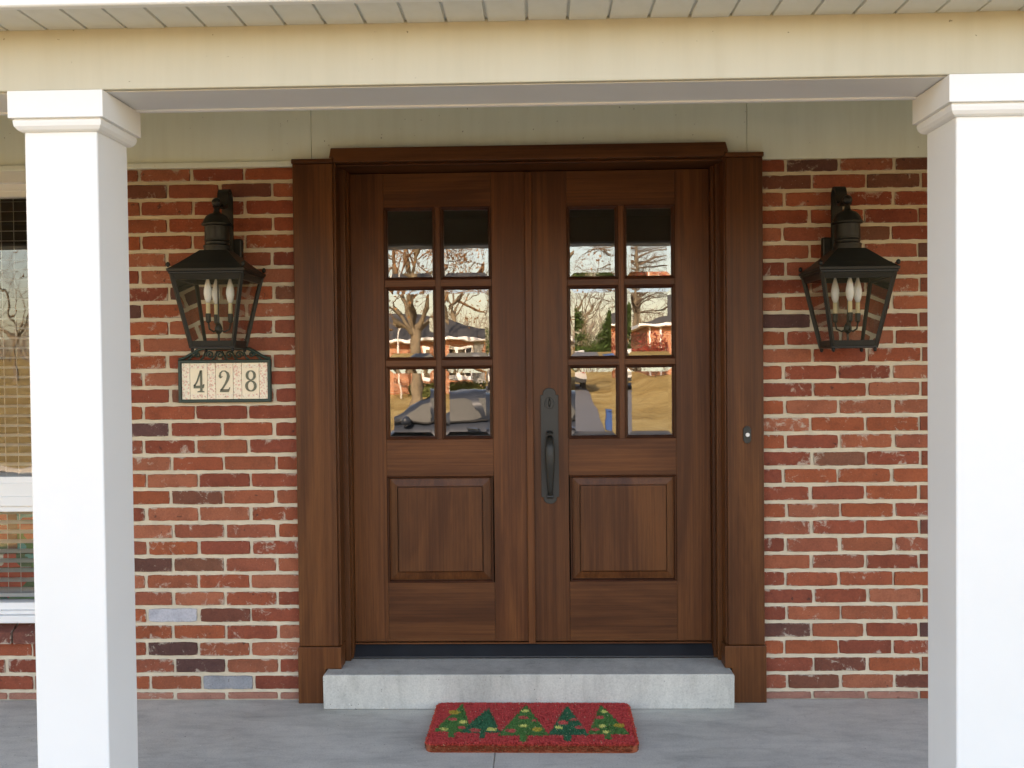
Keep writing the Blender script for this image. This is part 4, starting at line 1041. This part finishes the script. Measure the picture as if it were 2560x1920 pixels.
# front of the car points to -x
low = [(-2.06, sec(.66, .36, .60)), (-1.98, sec(.78, .26, .74)), (-1.75, sec(.85, .22, .86)), (-1.2, sec(.87, .2, .97)), (-.75, sec(.88, .2, 1.05)), (0, sec(.89, .2, 1.09)), (1.2, sec(.88, .2, 1.12)), (1.75, sec(.86, .22, 1.12)), (1.96, sec(.8, .3, 1.05)), (2.02, sec(.74, .36, .96))]
car_body(low, M['carpaint'], 'body', car)
def cab(hw0, hw1, z0, z1): return [(-hw0, z0), (hw0, z0), (hw1+.03, lerp(z0, z1, .85)), (hw1-.06, z1), (0, z1+.03), (-hw1+.06, z1), (-hw1-.03, lerp(z0, z1, .85))]
cabs = [(-.95, cab(.80, .76, 1.00, 1.02)), (-.52, cab(.82, .70, 1.04, 1.30)), (-.05, cab(.83, .66, 1.06, 1.52)), (.55, cab(.83, .66, 1.08, 1.57)), (1.2, cab(.82, .65, 1.09, 1.54)), (1.70, cab(.80, .63, 1.10, 1.46)), (1.95, cab(.74, .68, 1.06, 1.12))]
car_body(cabs, M['carpaint'], 'cabin', car)
def side_glass(pts, parent, name='window_glass'):
    for s in (1, -1):
        b = MB(); v0 = [(x, s*(lerp(.835, .70, (z-1.08)/.45)+.004), z) for x, z in pts]; v1 = [(x, s*(lerp(.835, .70, (z-1.08)/.45)-.05), z) for x, z in pts]; n = len(pts)
        b.add(v0+v1, [tuple(range(n)), tuple(range(2*n-1, n-1, -1))]+[(i, (i+1) % n, n+(i+1) % n, n+i) for i in range(n)]); b.build(name, M['carglass'], parent)
side_glass([(-.62, 1.10), (.52, 1.12), (.66, 1.17), (.52, 1.43), (.40, 1.46), (-.02, 1.44), (-.36, 1.29)], car); side_glass([(.76, 1.13), (1.35, 1.14), (1.42, 1.2), (1.30, 1.42), (1.2, 1.45), (.62, 1.46)], car)
for s in (1, -1):
    MB().tube([(-.70, s*.885, 1.085), (.0, s*.893, 1.10), (1.50, s*.885, 1.125)], .016, 6).build('belt_trim', M['tyre'], car)
    MB().sphere((-.50, s*.97, 1.10), .1, 12, 8, (.75, 1.0, .75)).build('side_mirror', M['carpaint'], car, smooth=True)
    MB().tube([(-.5, s*.80, 1.07), (-.5, s*.93, 1.08)], .03, 6).build('mirror_arm', M['tyre'], car)
    for x in (.55, 1.42): MB().tube([(x-.09, s*.905, .97), (x-.07, s*.925, .975), (x+.07, s*.925, .975), (x+.09, s*.905, .97)], .016, 8).build('door_handle', M['chrome'], car)
    MB().sphere((-1.90, s*.60, .72), .13, 12, 8, (.8, 1.2, .6)).build('headlight', M['lamp_clear'], car, smooth=True)
    MB().sphere((1.96, s*.62, .92), .12, 12, 8, (.5, 1.0, 1.0)).build('tail_lamp', M['lamp_red'], car, smooth=True)
    for x in (-1.25, 1.25): wheel(car, x, s*.80)
    MB().box(-.9, 1.1, s*.885-.008, s*.885+.012, .52, .56).build('rub_strip', M['tyre'], car)
MB().add([(-.90, -.70, 1.055), (-.90, .70, 1.055), (-.13, .58, 1.515), (-.13, -.58, 1.515)], [(0, 1, 2, 3)]).build('windscreen', M['carglass'], car)
van = thing('white_van', 'white van parked at the far end of the neighbouring driveway', 'van', (1.36, -44.2, gz(1.36, -44.2)+.03))
car_body([(y, [(x, z) for x, z in ((-.88, .35), (.88, .35), (.92, .5), (.90, 1.1), (.80, zt_), (.70, zt_+.06), (-.70, zt_+.06), (-.80, zt_), (-.90, 1.1), (-.92, .5))]) for y, zt_ in ((-2.3, .95), (-1.5, 1.15), (-1.0, 1.78), (2.2, 1.82), (2.3, 1.75))], M['white'], 'body', van)
van.rotation_euler = (0, 0, R(90))
# body is modelled along its own x; turn its pieces so the rear faces the street
MB().box(2.302, 2.312, -.62, .62, 1.15, 1.65).build('rear_window', M['dkglass'], van); MB().box(2.302, 2.33, -.35, .35, .62, .78).build('number_plate', M['greypanel'], van)
for s in (1, -1):
    MB().box(2.302, 2.325, s*.8-.07, s*.8+.07, .75, 1.2).build('tail_lamp', M['lamp_red'], van); MB().box(-.9, -.2, s*.885-.02, s*.885+.005, 1.15, 1.62).build('side_window', M['dkglass'], van)
    for x in (-1.6, 1.5): wheel(van, x, s*.80, .33)
MB().box(2.25, 2.42, -.9, .9, .35, .52).build('bumper', M['tyre'], van, bevel=.03)
bn = thing('recycling_bin', 'blue plastic recycling bin standing beside the neighbouring driveway', 'bin', (2.02, -22.9, gz(2.02, -22.9)))
MB().hull4([(-.15, -.15, 0), (.15, -.15, 0), (.15, .15, 0), (-.15, .15, 0)], [(-.20, -.20, .56), (.20, -.20, .56), (.20, .20, .56), (-.20, .20, .56)]).build('tub', M['bluebin'], bn, bevel=.012)
MB().ring(-.225, .225, -.225, .225, [(0, 0)]); MB().box(-.22, .22, -.22, .22, .5605, .60).build('lid', M['bluebin'], bn, bevel=.012)
MB().tube([(-.12, .23, .53), (-.12, .27, .56), (.12, .27, .56), (.12, .23, .53)], .014, 8).build('grip', M['bluebin'], bn)

# ------------------------------------------------------------------ render settings
scn.render.engine = 'CYCLES'
scn.cycles.max_bounces = 10; scn.cycles.diffuse_bounces = 6; scn.cycles.glossy_bounces = 4; scn.cycles.transparent_max_bounces = 12
scn.cycles.caustics_reflective = False; scn.cycles.caustics_refractive = False
